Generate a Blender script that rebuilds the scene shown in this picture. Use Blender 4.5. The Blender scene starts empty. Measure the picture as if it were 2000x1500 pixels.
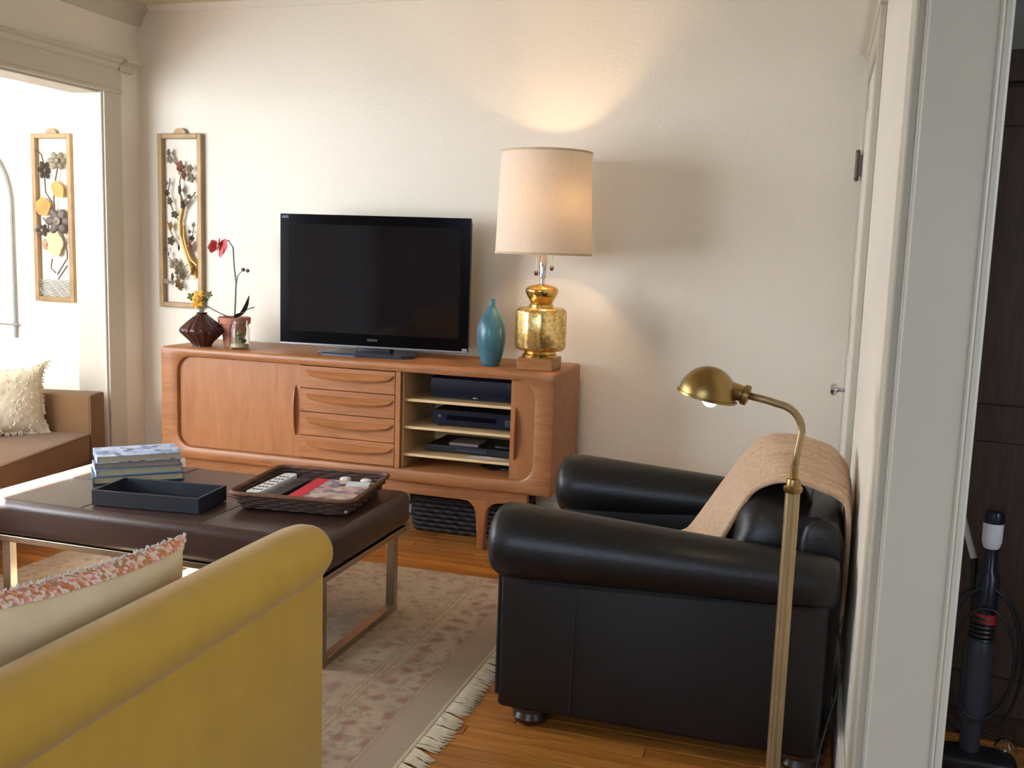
import bpy, bmesh, math, random
from mathutils import Vector, Matrix, noise as mnoise
random.seed(7)
PI = math.pi
S = bpy.context.scene
COL = S.collection

# ------------------------------------------------------------------ camera
F_PX, CAM_H = 1930.0, 1.32
YAW, PITCH, ROLL = math.radians(-17.15), math.radians(-7.75), math.radians(1.89)
fwd = Vector((math.sin(YAW)*math.cos(PITCH), math.cos(YAW)*math.cos(PITCH), math.sin(PITCH)))
right = Vector((math.cos(YAW), -math.sin(YAW), 0)); up = right.cross(fwd)
cr = math.cos(ROLL)*right + math.sin(ROLL)*up
cu = -math.sin(ROLL)*right + math.cos(ROLL)*up
cam = bpy.data.cameras.new('camera'); co = bpy.data.objects.new('camera', cam); COL.objects.link(co)
cam.sensor_width = 36; cam.lens = 36*F_PX/2000; cam.clip_start = 0.02
co.matrix_world = Matrix(((cr.x, cu.x, -fwd.x, 0), (cr.y, cu.y, -fwd.y, 0), (cr.z, cu.z, -fwd.z, CAM_H), (0, 0, 0, 1)))
S.camera = co

# ------------------------------------------------------------------ world, lights, exposure
S.view_settings.view_transform = 'Standard'; S.view_settings.look = 'None'
S.view_settings.gamma = 1.0; S.view_settings.use_curve_mapping = False
S.view_settings.exposure = 0.10
w = bpy.data.worlds.new('sky'); S.world = w; w.use_nodes = True
bg = w.node_tree.nodes['Background']; bg.inputs[0].default_value = (0.62, 0.78, 1.0, 1); bg.inputs[1].default_value = 1.2

def area(name, loc, direction, sx, sy, power, color):
    d = bpy.data.lights.new(name, 'AREA'); d.shape = 'RECTANGLE'; d.size = sx; d.size_y = sy
    d.energy = power; d.color = color
    o = bpy.data.objects.new(name, d); COL.objects.link(o); o.location = loc
    o.rotation_euler = Vector(direction).to_track_quat('-Z', 'Y').to_euler()
    return o
area('sunroom_end_window_daylight', (-4.32, 1.00, 1.45), (0.05, 1, 0), 1.3, 1.5, 105, (0.84, 0.92, 1.0))
area('side_room_fill', (-4.93, 1.85, 1.40), (1, -0.12, 0), 1.4, 1.3, 66, (0.70, 0.83, 1.0))  # fill lamp inside an added curtained window, brightens the right wall
# sky seen through the high side-room window and the front window, plus fill for the added hall window
area('side_sky', (-6.6, 3.3, 2.75), (1, 0, -0.45), 3.0, 2.0, 900, (0.72, 0.84, 1.0))
area('front_sky', (-1.35, -3.1, 2.75), (0, 1, -0.45), 4.4, 2.4, 400, (0.64, 0.79, 1.0))
area('hall_fill', (2.7, 0.7, 2.3), (-1, 0.15, -0.35), 2.6, 2.2, 105, (0.84, 0.91, 1.0))  # fill through an added, unseen window, brightens hall and sofa side
sun = bpy.data.lights.new('sun', 'SUN'); sun.energy = 170.0; sun.angle = 0.006; sun.color = (1, 0.95, 0.86)
so = bpy.data.objects.new('sun', sun); COL.objects.link(so)
so.rotation_euler = Vector((1, -0.12, -0.68)).to_track_quat('-Z', 'Y').to_euler()

# ------------------------------------------------------------------ materials
def srgb(r, g, b):
    f = lambda c: (c/255/12.92) if c/255 <= 0.04045 else ((c/255+0.055)/1.055)**2.4
    return (f(r), f(g), f(b), 1)
class Mat:
    def __init__(s, name):
        s.m = bpy.data.materials.new(name); s.m.use_nodes = True
        s.t = s.m.node_tree; s.n = s.t.nodes; s.l = s.t.links
        s.b = s.n['Principled BSDF']; s.out = s.n['Material Output']
    def node(s, t, **k):
        n = s.n.new(t)
        for a, v in k.items(): setattr(n, a, v)
        return n
    def link(s, a, b): s.l.new(a, b)
    def coords(s, scale=(1, 1, 1), rnd=False, which='Object', rot=(0, 0, 0)):
        tc = s.node('ShaderNodeTexCoord'); mp = s.node('ShaderNodeMapping')
        mp.inputs['Scale'].default_value = scale; mp.inputs['Rotation'].default_value = rot
        src = tc.outputs[which]
        if rnd:
            oi = s.node('ShaderNodeObjectInfo'); mu = s.node('ShaderNodeVectorMath', operation='MULTIPLY_ADD')
            cb = s.node('ShaderNodeCombineXYZ')
            for i in range(3): s.link(oi.outputs['Random'], cb.inputs[i])
            s.link(cb.outputs[0], mu.inputs[0]); mu.inputs[1].default_value = (13, 29, 17); s.link(src, mu.inputs[2])
            src = mu.outputs[0]
        s.link(src, mp.inputs['Vector']); return mp.outputs[0]
    def noise(s, vec, scale, detail=3, rough=0.5, dist=0):
        n = s.node('ShaderNodeTexNoise'); n.inputs['Scale'].default_value = scale; n.inputs['Detail'].default_value = detail
        n.inputs['Roughness'].default_value = rough; n.inputs['Distortion'].default_value = dist
        s.link(vec, n.inputs['Vector']); return n.outputs['Fac']
    def ramp(s, fac, stops):
        r = s.node('ShaderNodeValToRGB'); e = r.color_ramp.elements
        while len(e) < len(stops): e.new(0.5)
        for el, (p, c) in zip(e, stops): el.position = p; el.color = c
        s.link(fac, r.inputs[0]); return r.outputs[0]
    def bump(s, h, strength=0.2, dist=0.002):
        b = s.node('ShaderNodeBump'); b.inputs['Strength'].default_value = strength; b.inputs['Distance'].default_value = dist
        s.link(h, b.inputs['Height']); s.link(b.outputs[0], s.b.inputs['Normal'])
    def set(s, color=None, rough=0.5, metal=0, spec=0.5, coat=0, sheen=0, trans=0, ior=1.45):
        i = s.b.inputs
        if color is not None:
            if isinstance(color, tuple): i['Base Color'].default_value = color
            else: s.link(color, i['Base Color'])
        i['Roughness'].default_value = rough; i['Metallic'].default_value = metal
        i['Specular IOR Level'].default_value = spec; i['Coat Weight'].default_value = coat
        i['Sheen Weight'].default_value = sheen; i['Transmission Weight'].default_value = trans; i['IOR'].default_value = ior
        return s
def plain(name, c, rough=0.5, metal=0, spec=0.5, var=0.06, vscale=18, bump=0.0, bscale=200, **k):
    m = Mat(name); v = m.coords(rnd=True); f = m.noise(v, vscale, 4)
    lo = tuple(x*(1-var) for x in c[:3])+(1,); hi = tuple(min(1, x*(1+var)) for x in c[:3])+(1,)
    m.set(m.ramp(f, [(0.3, lo), (0.7, hi)]), rough, metal, spec, **k)
    if bump: m.bump(m.noise(v, bscale, 2), bump, 0.002)
    return m.m
def wood(name, c1, c2, stretch, rough=0.4, spec=0.5, scale=9, rnd=True, coat=0, bump=0.05):
    m = Mat(name); v = m.coords(stretch, rnd)
    f = m.noise(v, scale, 7, 0.6, 1.2); g = m.noise(v, scale*6, 4, 0.6)
    mx = m.node('ShaderNodeMix'); mx.inputs[0].default_value = 0.3; m.link(f, mx.inputs[2]); m.link(g, mx.inputs[3])
    c = m.ramp(mx.outputs[0], [(0.3, c1), (0.5, tuple((a+b)/2 for a, b in zip(c1, c2))), (0.68, c2)])
    m.set(c, rough, 0, spec, coat); m.bump(g, bump, 0.001); return m.m

M = {}
def wall_mat(name, c, b=0.7):
    m = Mat(name); v = m.coords()
    f = m.noise(v, 2.2, 3)
    m.set(m.ramp(f, [(0.3, tuple(x*0.97 for x in c[:3])+(1,)), (0.7, c)]), 0.75, spec=0.25)
    m.bump(m.noise(v, 75, 3, 0.55), b, 0.003); return m.m
M['wall'] = wall_mat('cream plaster paint', srgb(237, 228, 212))
M['ceiling'] = wall_mat('ceiling paint', srgb(222, 208, 180), 0.1)
M['trim'] = plain('ivory trim paint', srgb(196, 188, 170), 0.4, var=0.02, vscale=4)
M['trim_w'] = plain('white trim paint', srgb(226, 222, 210), 0.4, var=0.02, vscale=4)
M['hallwall'] = plain('grey hall paint', srgb(186, 190, 184), 0.8, var=0.03)
M['teak'] = wood('teak', srgb(134, 84, 47), srgb(176, 117, 72), (0.6, 6, 6), 0.38, scale=5)
M['teak_v'] = wood('teak vertical grain', srgb(146, 93, 52), srgb(175, 116, 71), (3, 3, 0.4), 0.38, scale=5)
M['teak_x'] = wood('teak drawer grain', srgb(140, 88, 49), srgb(180, 119, 74), (0.5, 6, 7), 0.38, scale=5)
M['maple'] = wood('pale shelf wood', srgb(206, 172, 122), srgb(226, 196, 148), (0.6, 6, 6), 0.45)
M['oak'] = wood('lamp base wood', srgb(140, 88, 40), srgb(176, 118, 62), (1, 6, 6), 0.4)
M['darkwood'] = wood('dark brown wood', srgb(50, 37, 31), srgb(80, 61, 51), (6, 6, 0.5), 0.4)
M['footwood'] = wood('bun foot wood', srgb(36, 22, 16), srgb(66, 42, 30), (3, 3, 1), 0.3)
def plank_mat(name):
    m = Mat(name); v = m.coords((0.7, 9, 9), True)
    f = m.noise(v, 4, 7, 0.62, 1.0)
    oi = m.node('ShaderNodeObjectInfo')
    a = m.ramp(f, [(0.3, srgb(148, 90, 36)), (0.55, srgb(184, 120, 54)), (0.75, srgb(206, 144, 74))])
    hs = m.node('ShaderNodeHueSaturation'); mr = m.node('ShaderNodeMapRange')
    mr.inputs['To Min'].default_value = 0.78; mr.inputs['To Max'].default_value = 1.14
    m.link(oi.outputs['Random'], mr.inputs['Value']); m.link(mr.outputs[0], hs.inputs['Value']); m.link(a, hs.inputs['Color'])
    m.set(hs.outputs[0], 0.32, spec=0.5); m.bump(f, 0.05, 0.001); return m.m
M['plank'] = plank_mat('oak strip floor')
def slab_mat():
    m = Mat('oak floor beyond'); v = m.coords((1, 1, 1))
    br = m.node('ShaderNodeTexBrick'); m.link(v, br.inputs['Vector']); br.inputs['Scale'].default_value = 1
    br.inputs['Brick Width'].default_value = 0.9; br.inputs['Row Height'].default_value = 0.057; br.inputs['Mortar Size'].default_value = 0.001
    br.inputs['Color1'].default_value = srgb(140, 84, 38); br.inputs['Color2'].default_value = srgb(118, 68, 30); br.inputs['Mortar'].default_value = srgb(60, 32, 15)
    m.set(br.outputs[0], 0.35); return m.m
M['slab'] = slab_mat()
def leather(name, c, rough=0.36, b=0.25, sc=160, spec=0.5):
    m = Mat(name); v = m.coords(rnd=True)
    f = m.noise(v, 6, 3); g = m.node('ShaderNodeTexVoronoi'); g.inputs['Scale'].default_value = sc; m.link(v, g.inputs['Vector'])
    m.set(m.ramp(f, [(0.3, tuple(x*0.8 for x in c[:3])+(1,)), (0.7, c)]), rough, spec=spec)
    m.bump(g.outputs[0], b, 0.001); return m.m
M['black_leather'] = leather('black leather', srgb(24, 22, 23), 0.40)
M['black_piping'] = leather('black leather piping', srgb(40, 38, 40), 0.3)
M['brown_leather'] = leather('dark brown leather', srgb(70, 50, 44), 0.33)
def fabric(name, c, rough=0.9, sheen=0.3, sc=500, b=0.4, var=0.1, vs=12):
    m = Mat(name); v = m.coords(rnd=True); f = m.noise(v, vs, 4); g = m.noise(v, sc, 2)
    m.set(m.ramp(f, [(0.3, tuple(x*(1-var) for x in c[:3])+(1,)), (0.7, c)]), rough, spec=0.2, sheen=sheen)
    m.bump(g, b, 0.001); return m.m
M['mustard'] = fabric('mustard velvet', srgb(192, 152, 56), 0.85, 0.25, 400, 0.3)
M['brown_fabric'] = fabric('brown woven sofa fabric', srgb(128, 96, 66), 0.92, 0.1, 300, 0.4)
M['cream_linen'] = fabric('cream linen', srgb(222, 204, 168), 0.95, 0.1, 350, 0.4)
M['cream_shag'] = fabric('shaggy cream fabric', srgb(238, 226, 198), 0.98, 0.1, 60, 1.0, 0.18, 40)
def throw_mat():
    m = Mat('tan knitted throw'); v = m.coords((1, 1, 1), which='UV')
    wv = m.node('ShaderNodeTexWave'); wv.bands_direction = 'X'; wv.inputs['Scale'].default_value = 6; wv.inputs['Distortion'].default_value = 3.5
    wv.inputs['Detail'].default_value = 2; m.link(v, wv.inputs['Vector'])
    f = m.noise(m.coords(), 90, 4)
    mx = m.node('ShaderNodeMix'); mx.inputs[0].default_value = 0.82; m.link(wv.outputs['Fac'], mx.inputs[2]); m.link(f, mx.inputs[3])
    m.set(m.ramp(mx.outputs[0], [(0.2, srgb(186, 150, 118)), (0.5, srgb(208, 174, 142)), (0.8, srgb(222, 192, 160))]), 0.95, spec=0.1, sheen=0.2)
    m.bump(mx.outputs[0], 0.5, 0.004); return m.m
M['throw'] = throw_mat()
def embroid():
    m = Mat('embroidered pillow band'); v = m.coords()
    vo = m.node('ShaderNodeTexVoronoi'); vo.inputs['Scale'].default_value = 130; m.link(v, vo.inputs['Vector'])
    hs = m.ramp(vo.outputs['Color'], [(0.0, srgb(232, 218, 205)), (0.35, srgb(236, 206, 196)), (0.55, srgb(214, 120, 80)), (0.7, srgb(160, 150, 100)), (0.85, srgb(226, 150, 140))])
    m.set(hs, 0.95, spec=0.1); m.bump(vo.outputs['Distance'], 0.8, 0.004); return m.m
M['embroidery'] = embroid()
def rug_mat():
    m = Mat('faded floral rug'); v = m.coords()
    sep = m.node('ShaderNodeSeparateXYZ'); m.link(v, sep.inputs[0])
    base = m.ramp(m.noise(v, 5, 5), [(0.3, srgb(168, 150, 128)), (0.5, srgb(186, 168, 142)), (0.7, srgb(166, 146, 130))])
    def mixc(f, a, b):
        x = m.node('ShaderNodeMix', data_type='RGBA'); m.link(f, x.inputs[0])
        for s_, val in ((6, a), (7, b)):
            if isinstance(val, tuple): x.inputs[s_].default_value = val
            else: m.link(val, x.inputs[s_])
        return x.outputs[2]
    nz = m.node('ShaderNodeTexNoise'); nz.inputs['Scale'].default_value = 9; m.link(v, nz.inputs['Vector'])
    ad = m.node('ShaderNodeVectorMath', operation='MULTIPLY_ADD'); m.link(nz.outputs['Color'], ad.inputs[0]); ad.inputs[1].default_value = (0.07, 0.07, 0); m.link(v, ad.inputs[2])
    def spots(scale, lo, hi, rnd=0.8):
        vo = m.node('ShaderNodeTexVoronoi'); vo.inputs['Scale'].default_value = scale; vo.inputs['Randomness'].default_value = rnd
        m.link(ad.outputs[0], vo.inputs['Vector']); return m.ramp(vo.outputs['Distance'], [(lo, (1, 1, 1, 1)), (hi, (0, 0, 0, 1))])
    c = mixc(spots(9, 0.10, 0.32), base, srgb(158, 112, 104))
    c = mixc(spots(19, 0.05, 0.26), c, srgb(146, 122, 96))
    c = mixc(spots(33, 0.08, 0.26), c, srgb(184, 150, 136))
    c = mixc(m.ramp(m.noise(v, 26, 5, 0.7), [(0.52, (0, 0, 0, 1)), (0.66, (1, 1, 1, 1))]), c, srgb(132, 112, 100))
    # border bands parallel to the fringed end (local x near 0 is the right end)
    def band(a, b):
        g = m.node('ShaderNodeMath', operation='GREATER_THAN'); m.link(sep.outputs[0], g.inputs[0]); g.inputs[1].default_value = a
        h = m.node('ShaderNodeMath', operation='LESS_THAN'); m.link(sep.outputs[0], h.inputs[0]); h.inputs[1].default_value = b
        k = m.node('ShaderNodeMath', operation='MULTIPLY'); m.link(g.outputs[0], k.inputs[0]); m.link(h.outputs[0], k.inputs[1]); return k.outputs[0]
    c = mixc(band(-0.105, -0.005), c, srgb(170, 150, 128))
    bd = m.node('ShaderNodeMath', operation='MULTIPLY'); m.link(band(-0.245, -0.115), bd.inputs[0]); m.link(spots(11, 0.12, 0.34, 0.25), bd.inputs[1])
    c = mixc(bd.outputs[0], c, srgb(146, 92, 86))
    for a in (-0.098, -0.110, -0.255, -0.275, -0.29): c = mixc(band(a-0.006, a), c, srgb(164, 134, 114))
    vs = m.coords((1, 1, 1)); st = m.noise(m.coords((60, 3, 1)), 8, 2)
    c2 = mixc(st, c, srgb(178, 160, 140)); x = c2.node; x.inputs[0].default_value = 0.5
    mm = m.node('ShaderNodeMath', operation='MULTIPLY'); m.link(st, mm.inputs[0]); mm.inputs[1].default_value = 0.6; m.link(mm.outputs[0], x.inputs[0])
    m.set(c2, 0.98, spec=0.1, sheen=0.1); m.bump(m.noise(v, 300, 2), 0.5, 0.002); return m.m
M['rug'] = rug_mat()
M['fringe'] = fabric('rug fringe cotton', srgb(222, 208, 178), 0.95)
M['tv_black'] = plain('glossy black bezel', srgb(6, 6, 9), 0.16, spec=0.12, var=0.02)
M['screen'] = plain('dark television glass', srgb(11, 10, 18), 0.06, spec=0.55, var=0.02)
M['silver'] = plain('brushed silver', srgb(150, 150, 158), 0.3, 0.9, var=0.04)
M['standblue'] = plain('glossy grey stand', srgb(48, 54, 70), 0.22, 0.2, var=0.04)
M['greytext'] = plain('grey lettering', srgb(112, 118, 126), 0.5)
M['steel'] = plain('brushed steel', srgb(172, 162, 146), 0.28, 1.0, var=0.05)
M['brass'] = plain('antique brass', srgb(150, 124, 76), 0.36, 1.0, var=0.14, vscale=8)
M['brass_pole'] = plain('aged brass pole', srgb(172, 150, 112), 0.42, 0.85, var=0.1, vscale=8)
M['chrome'] = plain('chrome', srgb(200, 200, 205), 0.12, 1.0)
def gold_mat():
    m = Mat('crackled gold mercury glass'); v = m.coords()
    vo = m.node('ShaderNodeTexVoronoi'); vo.feature = 'DISTANCE_TO_EDGE'; vo.inputs['Scale'].default_value = 55; m.link(v, vo.inputs['Vector'])
    f = m.noise(v, 60, 5, 0.7)
    m.set(m.ramp(f, [(0.35, srgb(196, 142, 66)), (0.5, srgb(236, 202, 128)), (0.65, srgb(248, 226, 170))]), 0.24, 0.9)
    m.bump(vo.outputs['Distance'], 0.15, 0.002); return m.m
M['gold'] = gold_mat()
M['gold_smooth'] = plain('smooth gold glass', srgb(224, 180, 100), 0.16, 0.92, var=0.1)
M['frame_gold'] = plain('gilt frame', srgb(158, 130, 92), 0.5, 0.25, var=0.15, vscale=12)
M['art_brown'] = plain('bronze blossom metal', srgb(136, 124, 102), 0.5, 0.2, var=0.2)
M['art_gold'] = plain('gilt branch metal', srgb(182, 140, 78), 0.42, 0.4, var=0.2)
M['art_pink'] = plain('copper blossom metal', srgb(178, 132, 108), 0.5, 0.3, var=0.15)
M['art_dark'] = plain('dark bronze metal', srgb(98, 86, 78), 0.5, 0.2, var=0.2)
M['art_grey'] = plain('pewter metal', srgb(150, 150, 148), 0.5, 0.4)
M['iron'] = plain('grey painted iron', srgb(150, 150, 146), 0.6, 0.2)
def shade_mat():
    m = Mat('linen lampshade'); v = m.coords((1, 1, 1))
    f = m.noise(m.coords((90, 90, 6)), 6, 3)
    c = m.ramp(f, [(0.3, srgb(238, 224, 206)), (0.7, srgb(248, 238, 222))])
    d = m.node('ShaderNodeBsdfDiffuse'); t = m.node('ShaderNodeBsdfTranslucent'); mx = m.node('ShaderNodeMixShader'); mx.inputs[0].default_value = 0.36
    m.link(c, d.inputs[0]); m.link(c, t.inputs[0]); m.link(d.outputs[0], mx.inputs[1]); m.link(t.outputs[0], mx.inputs[2]); m.link(mx.outputs[0], m.out.inputs[0]); return m.m
M['shade'] = shade_mat()
M['shade_trim'] = plain('shade rim tape', srgb(206, 182, 146), 0.9)
def glow(name, c, s):
    m = Mat(name); m.set((0.9, 0.85, 0.75, 1), 0.4); m.b.inputs['Emission Color'].default_value = c; m.b.inputs['Emission Strength'].default_value = s; return m.m
M['bulb'] = glow('lit bulb', (1, 0.72, 0.42, 1), 6)
M['bulb2'] = glow('lit warm bulb', (1, 0.93, 0.8, 1), 4)
M['blue_glaze'] = plain('teal blue glaze', srgb(62, 108, 124), 0.28, var=0.3, vscale=14)
M['brown_glaze'] = plain('dark brown glaze', srgb(66, 34, 30), 0.14, var=0.15)
M['terracotta'] = plain('weathered terracotta', srgb(182, 118, 98), 0.85, var=0.15)
M['leaf'] = plain('dark green leaf', srgb(52, 62, 52), 0.4, var=0.2)
M['stem'] = plain('grey green stem', srgb(108, 112, 100), 0.6)
M['pink'] = plain('pink orchid petal', srgb(206, 84, 90), 0.6, var=0.2)
M['yellow'] = plain('yellow petal', srgb(214, 160, 52), 0.6, var=0.2)
M['greenbud'] = plain('green bud', srgb(98, 96, 40), 0.6)
M['soil'] = plain('bark', srgb(60, 44, 34), 0.9)
m_ = Mat('clear glass'); m_.set((0.95, 0.97, 0.95, 1), 0.03, trans=1.0, ior=1.3); M['glass'] = m_.m
M['wicker'] = plain('dark woven wicker', srgb(72, 50, 40), 0.6, var=0.3, vscale=60, bump=0.4, bscale=120)
M['wicker_rim'] = plain('brown wicker rim', srgb(112, 74, 52), 0.55, var=0.25, vscale=60, bump=0.3, bscale=120)
M['wicker_black'] = plain('black woven basket', srgb(40, 36, 38), 0.6, var=0.3, vscale=60, bump=0.4, bscale=120)
M['tray'] = plain('charcoal painted wood', srgb(38, 42, 50), 0.45, var=0.12)
M['tray_in'] = plain('black tray lining', srgb(24, 22, 30), 0.5, var=0.1)
M['white_plastic'] = plain('white plastic', srgb(226, 228, 232), 0.35)
M['black_plastic'] = plain('black plastic', srgb(26, 27, 30), 0.4)
M['grey_plastic'] = plain('grey plastic', srgb(52, 54, 64), 0.35)
M['dkblue_plastic'] = plain('blue black gloss plastic', srgb(20, 24, 40), 0.25)
M['red_cloth'] = plain('red book spine', srgb(206, 34, 58), 0.5)
M['red_plastic'] = plain('dull red plastic', srgb(150, 40, 44), 0.4)
M['paper'] = plain('white paper', srgb(226, 222, 216), 0.8, var=0.04)
M['pages'] = plain('aged page edges', srgb(196, 182, 150), 0.85, var=0.12, vscale=60)
M['pages_g'] = plain('grey page edges', srgb(160, 146, 136), 0.85, var=0.12, vscale=60)
M['bookblue'] = plain('slate blue cover', srgb(58, 84, 104), 0.5, var=0.1)
M['bookteal'] = plain('pale blue cover', srgb(128, 160, 190), 0.5, var=0.1)
M['bookgrey'] = plain('dusty mauve cover', srgb(128, 114, 110), 0.5, var=0.1)
def cover_mat(name, stops, sc):
    m = Mat(name); v = m.coords(); vo = m.node('ShaderNodeTexVoronoi'); vo.inputs['Scale'].default_value = sc; m.link(v, vo.inputs['Vector'])
    m.set(m.ramp(vo.outputs['Color'], stops), 0.4); return m.m
M['bookcover'] = cover_mat('blue and white printed cover', [(0, srgb(92, 124, 176)), (0.4, srgb(160, 180, 216)), (0.6, srgb(214, 222, 236)), (0.8, srgb(90, 110, 150))], 40)
M['magcover'] = cover_mat('photo printed cover', [(0, srgb(202, 176, 160)), (0.4, srgb(214, 196, 184)), (0.55, srgb(96, 70, 70)), (0.7, srgb(150, 160, 200)), (0.85, srgb(206, 150, 140))], 34)
M['darkpane'] = plain('grey pane', srgb(40, 40, 40), 0.3)
m_ = Mat('window pane'); tr = m_.node('ShaderNodeBsdfTransparent'); gl = m_.node('ShaderNodeBsdfGlossy'); gl.inputs['Roughness'].default_value = 0.02
mx = m_.node('ShaderNodeMixShader'); mx.inputs[0].default_value = 0.06; m_.link(tr.outputs[0], mx.inputs[1]); m_.link(gl.outputs[0], mx.inputs[2]); m_.link(mx.outputs[0], m_.out.inputs[0]); M['pane'] = m_.m

# ------------------------------------------------------------------ mesh helpers
class MB:
    def __init__(s): s.v = []; s.f = []; s.uv = None
    def add(s, vs, fs):
        o = len(s.v); s.v += [tuple(p) for p in vs]; s.f += [tuple(i+o for i in f) for f in fs]; return s
    def box(s, x0, x1, y0, y1, z0, z1, bev=0.0, seg=2):
        bm = bmesh.new(); bmesh.ops.create_cube(bm, size=1)
        for v in bm.verts: v.co = Vector(((x0+x1)/2+v.co.x*(x1-x0), (y0+y1)/2+v.co.y*(y1-y0), (z0+z1)/2+v.co.z*(z1-z0)))
        if bev: bmesh.ops.bevel(bm, geom=bm.edges[:], offset=bev, segments=seg, affect='EDGES', profile=0.5)
        return s.from_bm(bm)
    def from_bm(s, bm):
        bm.verts.index_update(); s.add([v.co[:] for v in bm.verts], [[v.index for v in f.verts] for f in bm.faces]); bm.free(); return s
    def lathe(s, prof, n=32, c=(0, 0, 0), sx=1, sy=1, fn=None):
        vs = []; fs = []
        for (r, z) in prof:
            for i in range(n):
                a = 2*PI*i/n; k = fn(a, z) if fn else 1
                vs.append((c[0]+r*k*math.cos(a)*sx, c[1]+r*k*math.sin(a)*sy, c[2]+z))
        for j in range(len(prof)-1):
            for i in range(n): fs.append((j*n+i, j*n+(i+1) % n, (j+1)*n+(i+1) % n, (j+1)*n+i))
        if prof[0][0] > 1e-6: fs.append(tuple(reversed(range(n))))
        if prof[-1][0] > 1e-6: fs.append(tuple((len(prof)-1)*n+i for i in range(n)))
        return s.add(vs, fs)
    def tube(s, pts, r, n=8, close=False, sq=1.0):
        pts = [Vector(p) for p in pts]; rs = r if isinstance(r, (list, tuple)) else [r]*len(pts)
        vs = []; fs = []; L = len(pts); nrm = None
        for i, p in enumerate(pts):
            a = pts[(i-1) % L] if (close or i > 0) else p; b = pts[(i+1) % L] if (close or i < L-1) else p
            t = (b-a).normalized()
            if nrm is None: nrm = t.orthogonal().normalized()
            nrm = (nrm-t*nrm.dot(t)); nrm = nrm.normalized() if nrm.length > 1e-6 else t.orthogonal().normalized()
            bn = t.cross(nrm)
            for k in range(n):
                an = 2*PI*k/n; vs.append(p+(nrm*math.cos(an)+bn*math.sin(an)*sq)*rs[i])
        for i in range(L if close else L-1):
            j = (i+1) % L
            for k in range(n): fs.append((i*n+k, i*n+(k+1) % n, j*n+(k+1) % n, j*n+k))
        if not close: fs.append(tuple(reversed(range(n)))); fs.append(tuple((L-1)*n+k for k in range(n)))
        return s.add(vs, fs)
    def prism(s, poly, axis, a, b):
        """poly 2D points; axis 'x','y','z' is the extrusion axis from a to b"""
        def P(u, v, t): return {'x': (t, u, v), 'y': (u, t, v), 'z': (u, v, t)}[axis]
        n = len(poly); vs = [P(u, v, a) for u, v in poly]+[P(u, v, b) for u, v in poly]
        fs = [tuple(range(n)), tuple(reversed(range(n, 2*n)))]+[(i, i+n, (i+1) % n+n, (i+1) % n) for i in range(n)]
        return s.add(vs, fs)
    def sell(s, c, h, e1=0.5, e2=0.5, nu=32, nv=18, fn=None):
        """superellipsoid cushion"""
        pw = lambda x, e: math.copysign(abs(x)**e, x); vs = []; fs = []
        for j in range(1, nv):
            ph = -PI/2+PI*j/nv
            for i in range(nu):
                th = 2*PI*i/nu
                p = (pw(math.cos(ph), e1)*pw(math.cos(th), e2), pw(math.cos(ph), e1)*pw(math.sin(th), e2), pw(math.sin(ph), e1))
                vs.append((c[0]+p[0]*h[0], c[1]+p[1]*h[1], c[2]+p[2]*h[2]))
        b = len(vs); vs += [(c[0], c[1], c[2]-h[2]), (c[0], c[1], c[2]+h[2])]
        for j in range(nv-2):
            for i in range(nu): fs.append((j*nu+i, j*nu+(i+1) % nu, (j+1)*nu+(i+1) % nu, (j+1)*nu+i))
        for i in range(nu): fs.append((b, (i+1) % nu, i)); fs.append((b+1, (nv-2)*nu+i, (nv-2)*nu+(i+1) % nu))
        if fn: vs = [fn(p) for p in vs]
        return s.add(vs, fs)
    def loops(s, Ls, cap=False, close=False):
        n = len(Ls[0]); vs = [p for L in Ls for p in L]; fs = []; m = len(Ls)
        for j in range(m if close else m-1):
            k = (j+1) % m
            for i in range(n): fs.append((j*n+i, j*n+(i+1) % n, k*n+(i+1) % n, k*n+i))
        if cap: fs.append(tuple(reversed(range(n)))); fs.append(tuple((m-1)*n+i for i in range(n)))
        return s.add(vs, fs)
    def grid(s, fn, nu, nv, thick=None):
        vs = [fn(i/nu, j/nv) for j in range(nv+1) for i in range(nu+1)]; W = nu+1
        fs = [(j*W+i, j*W+i+1, (j+1)*W+i+1, (j+1)*W+i) for j in range(nv) for i in range(nu)]
        s.uv = [(i/nu, j/nv) for j in range(nv+1) for i in range(nu+1)]
        return s.add(vs, fs)
    def xf(s, fn): s.v = [tuple(fn(Vector(p))) for p in s.v]; return s
def rrect(x0, x1, z0, z1, r, k=6):
    pts = []
    for cx, cz, a0 in ((x1-r, z1-r, 0), (x0+r, z1-r, PI/2), (x0+r, z0+r, PI), (x1-r, z0+r, 1.5*PI)):
        for i in range(k+1):
            a = a0+PI/2*i/k; pts.append((cx+r*math.cos(a), cz+r*math.sin(a)))
    return pts

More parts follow.
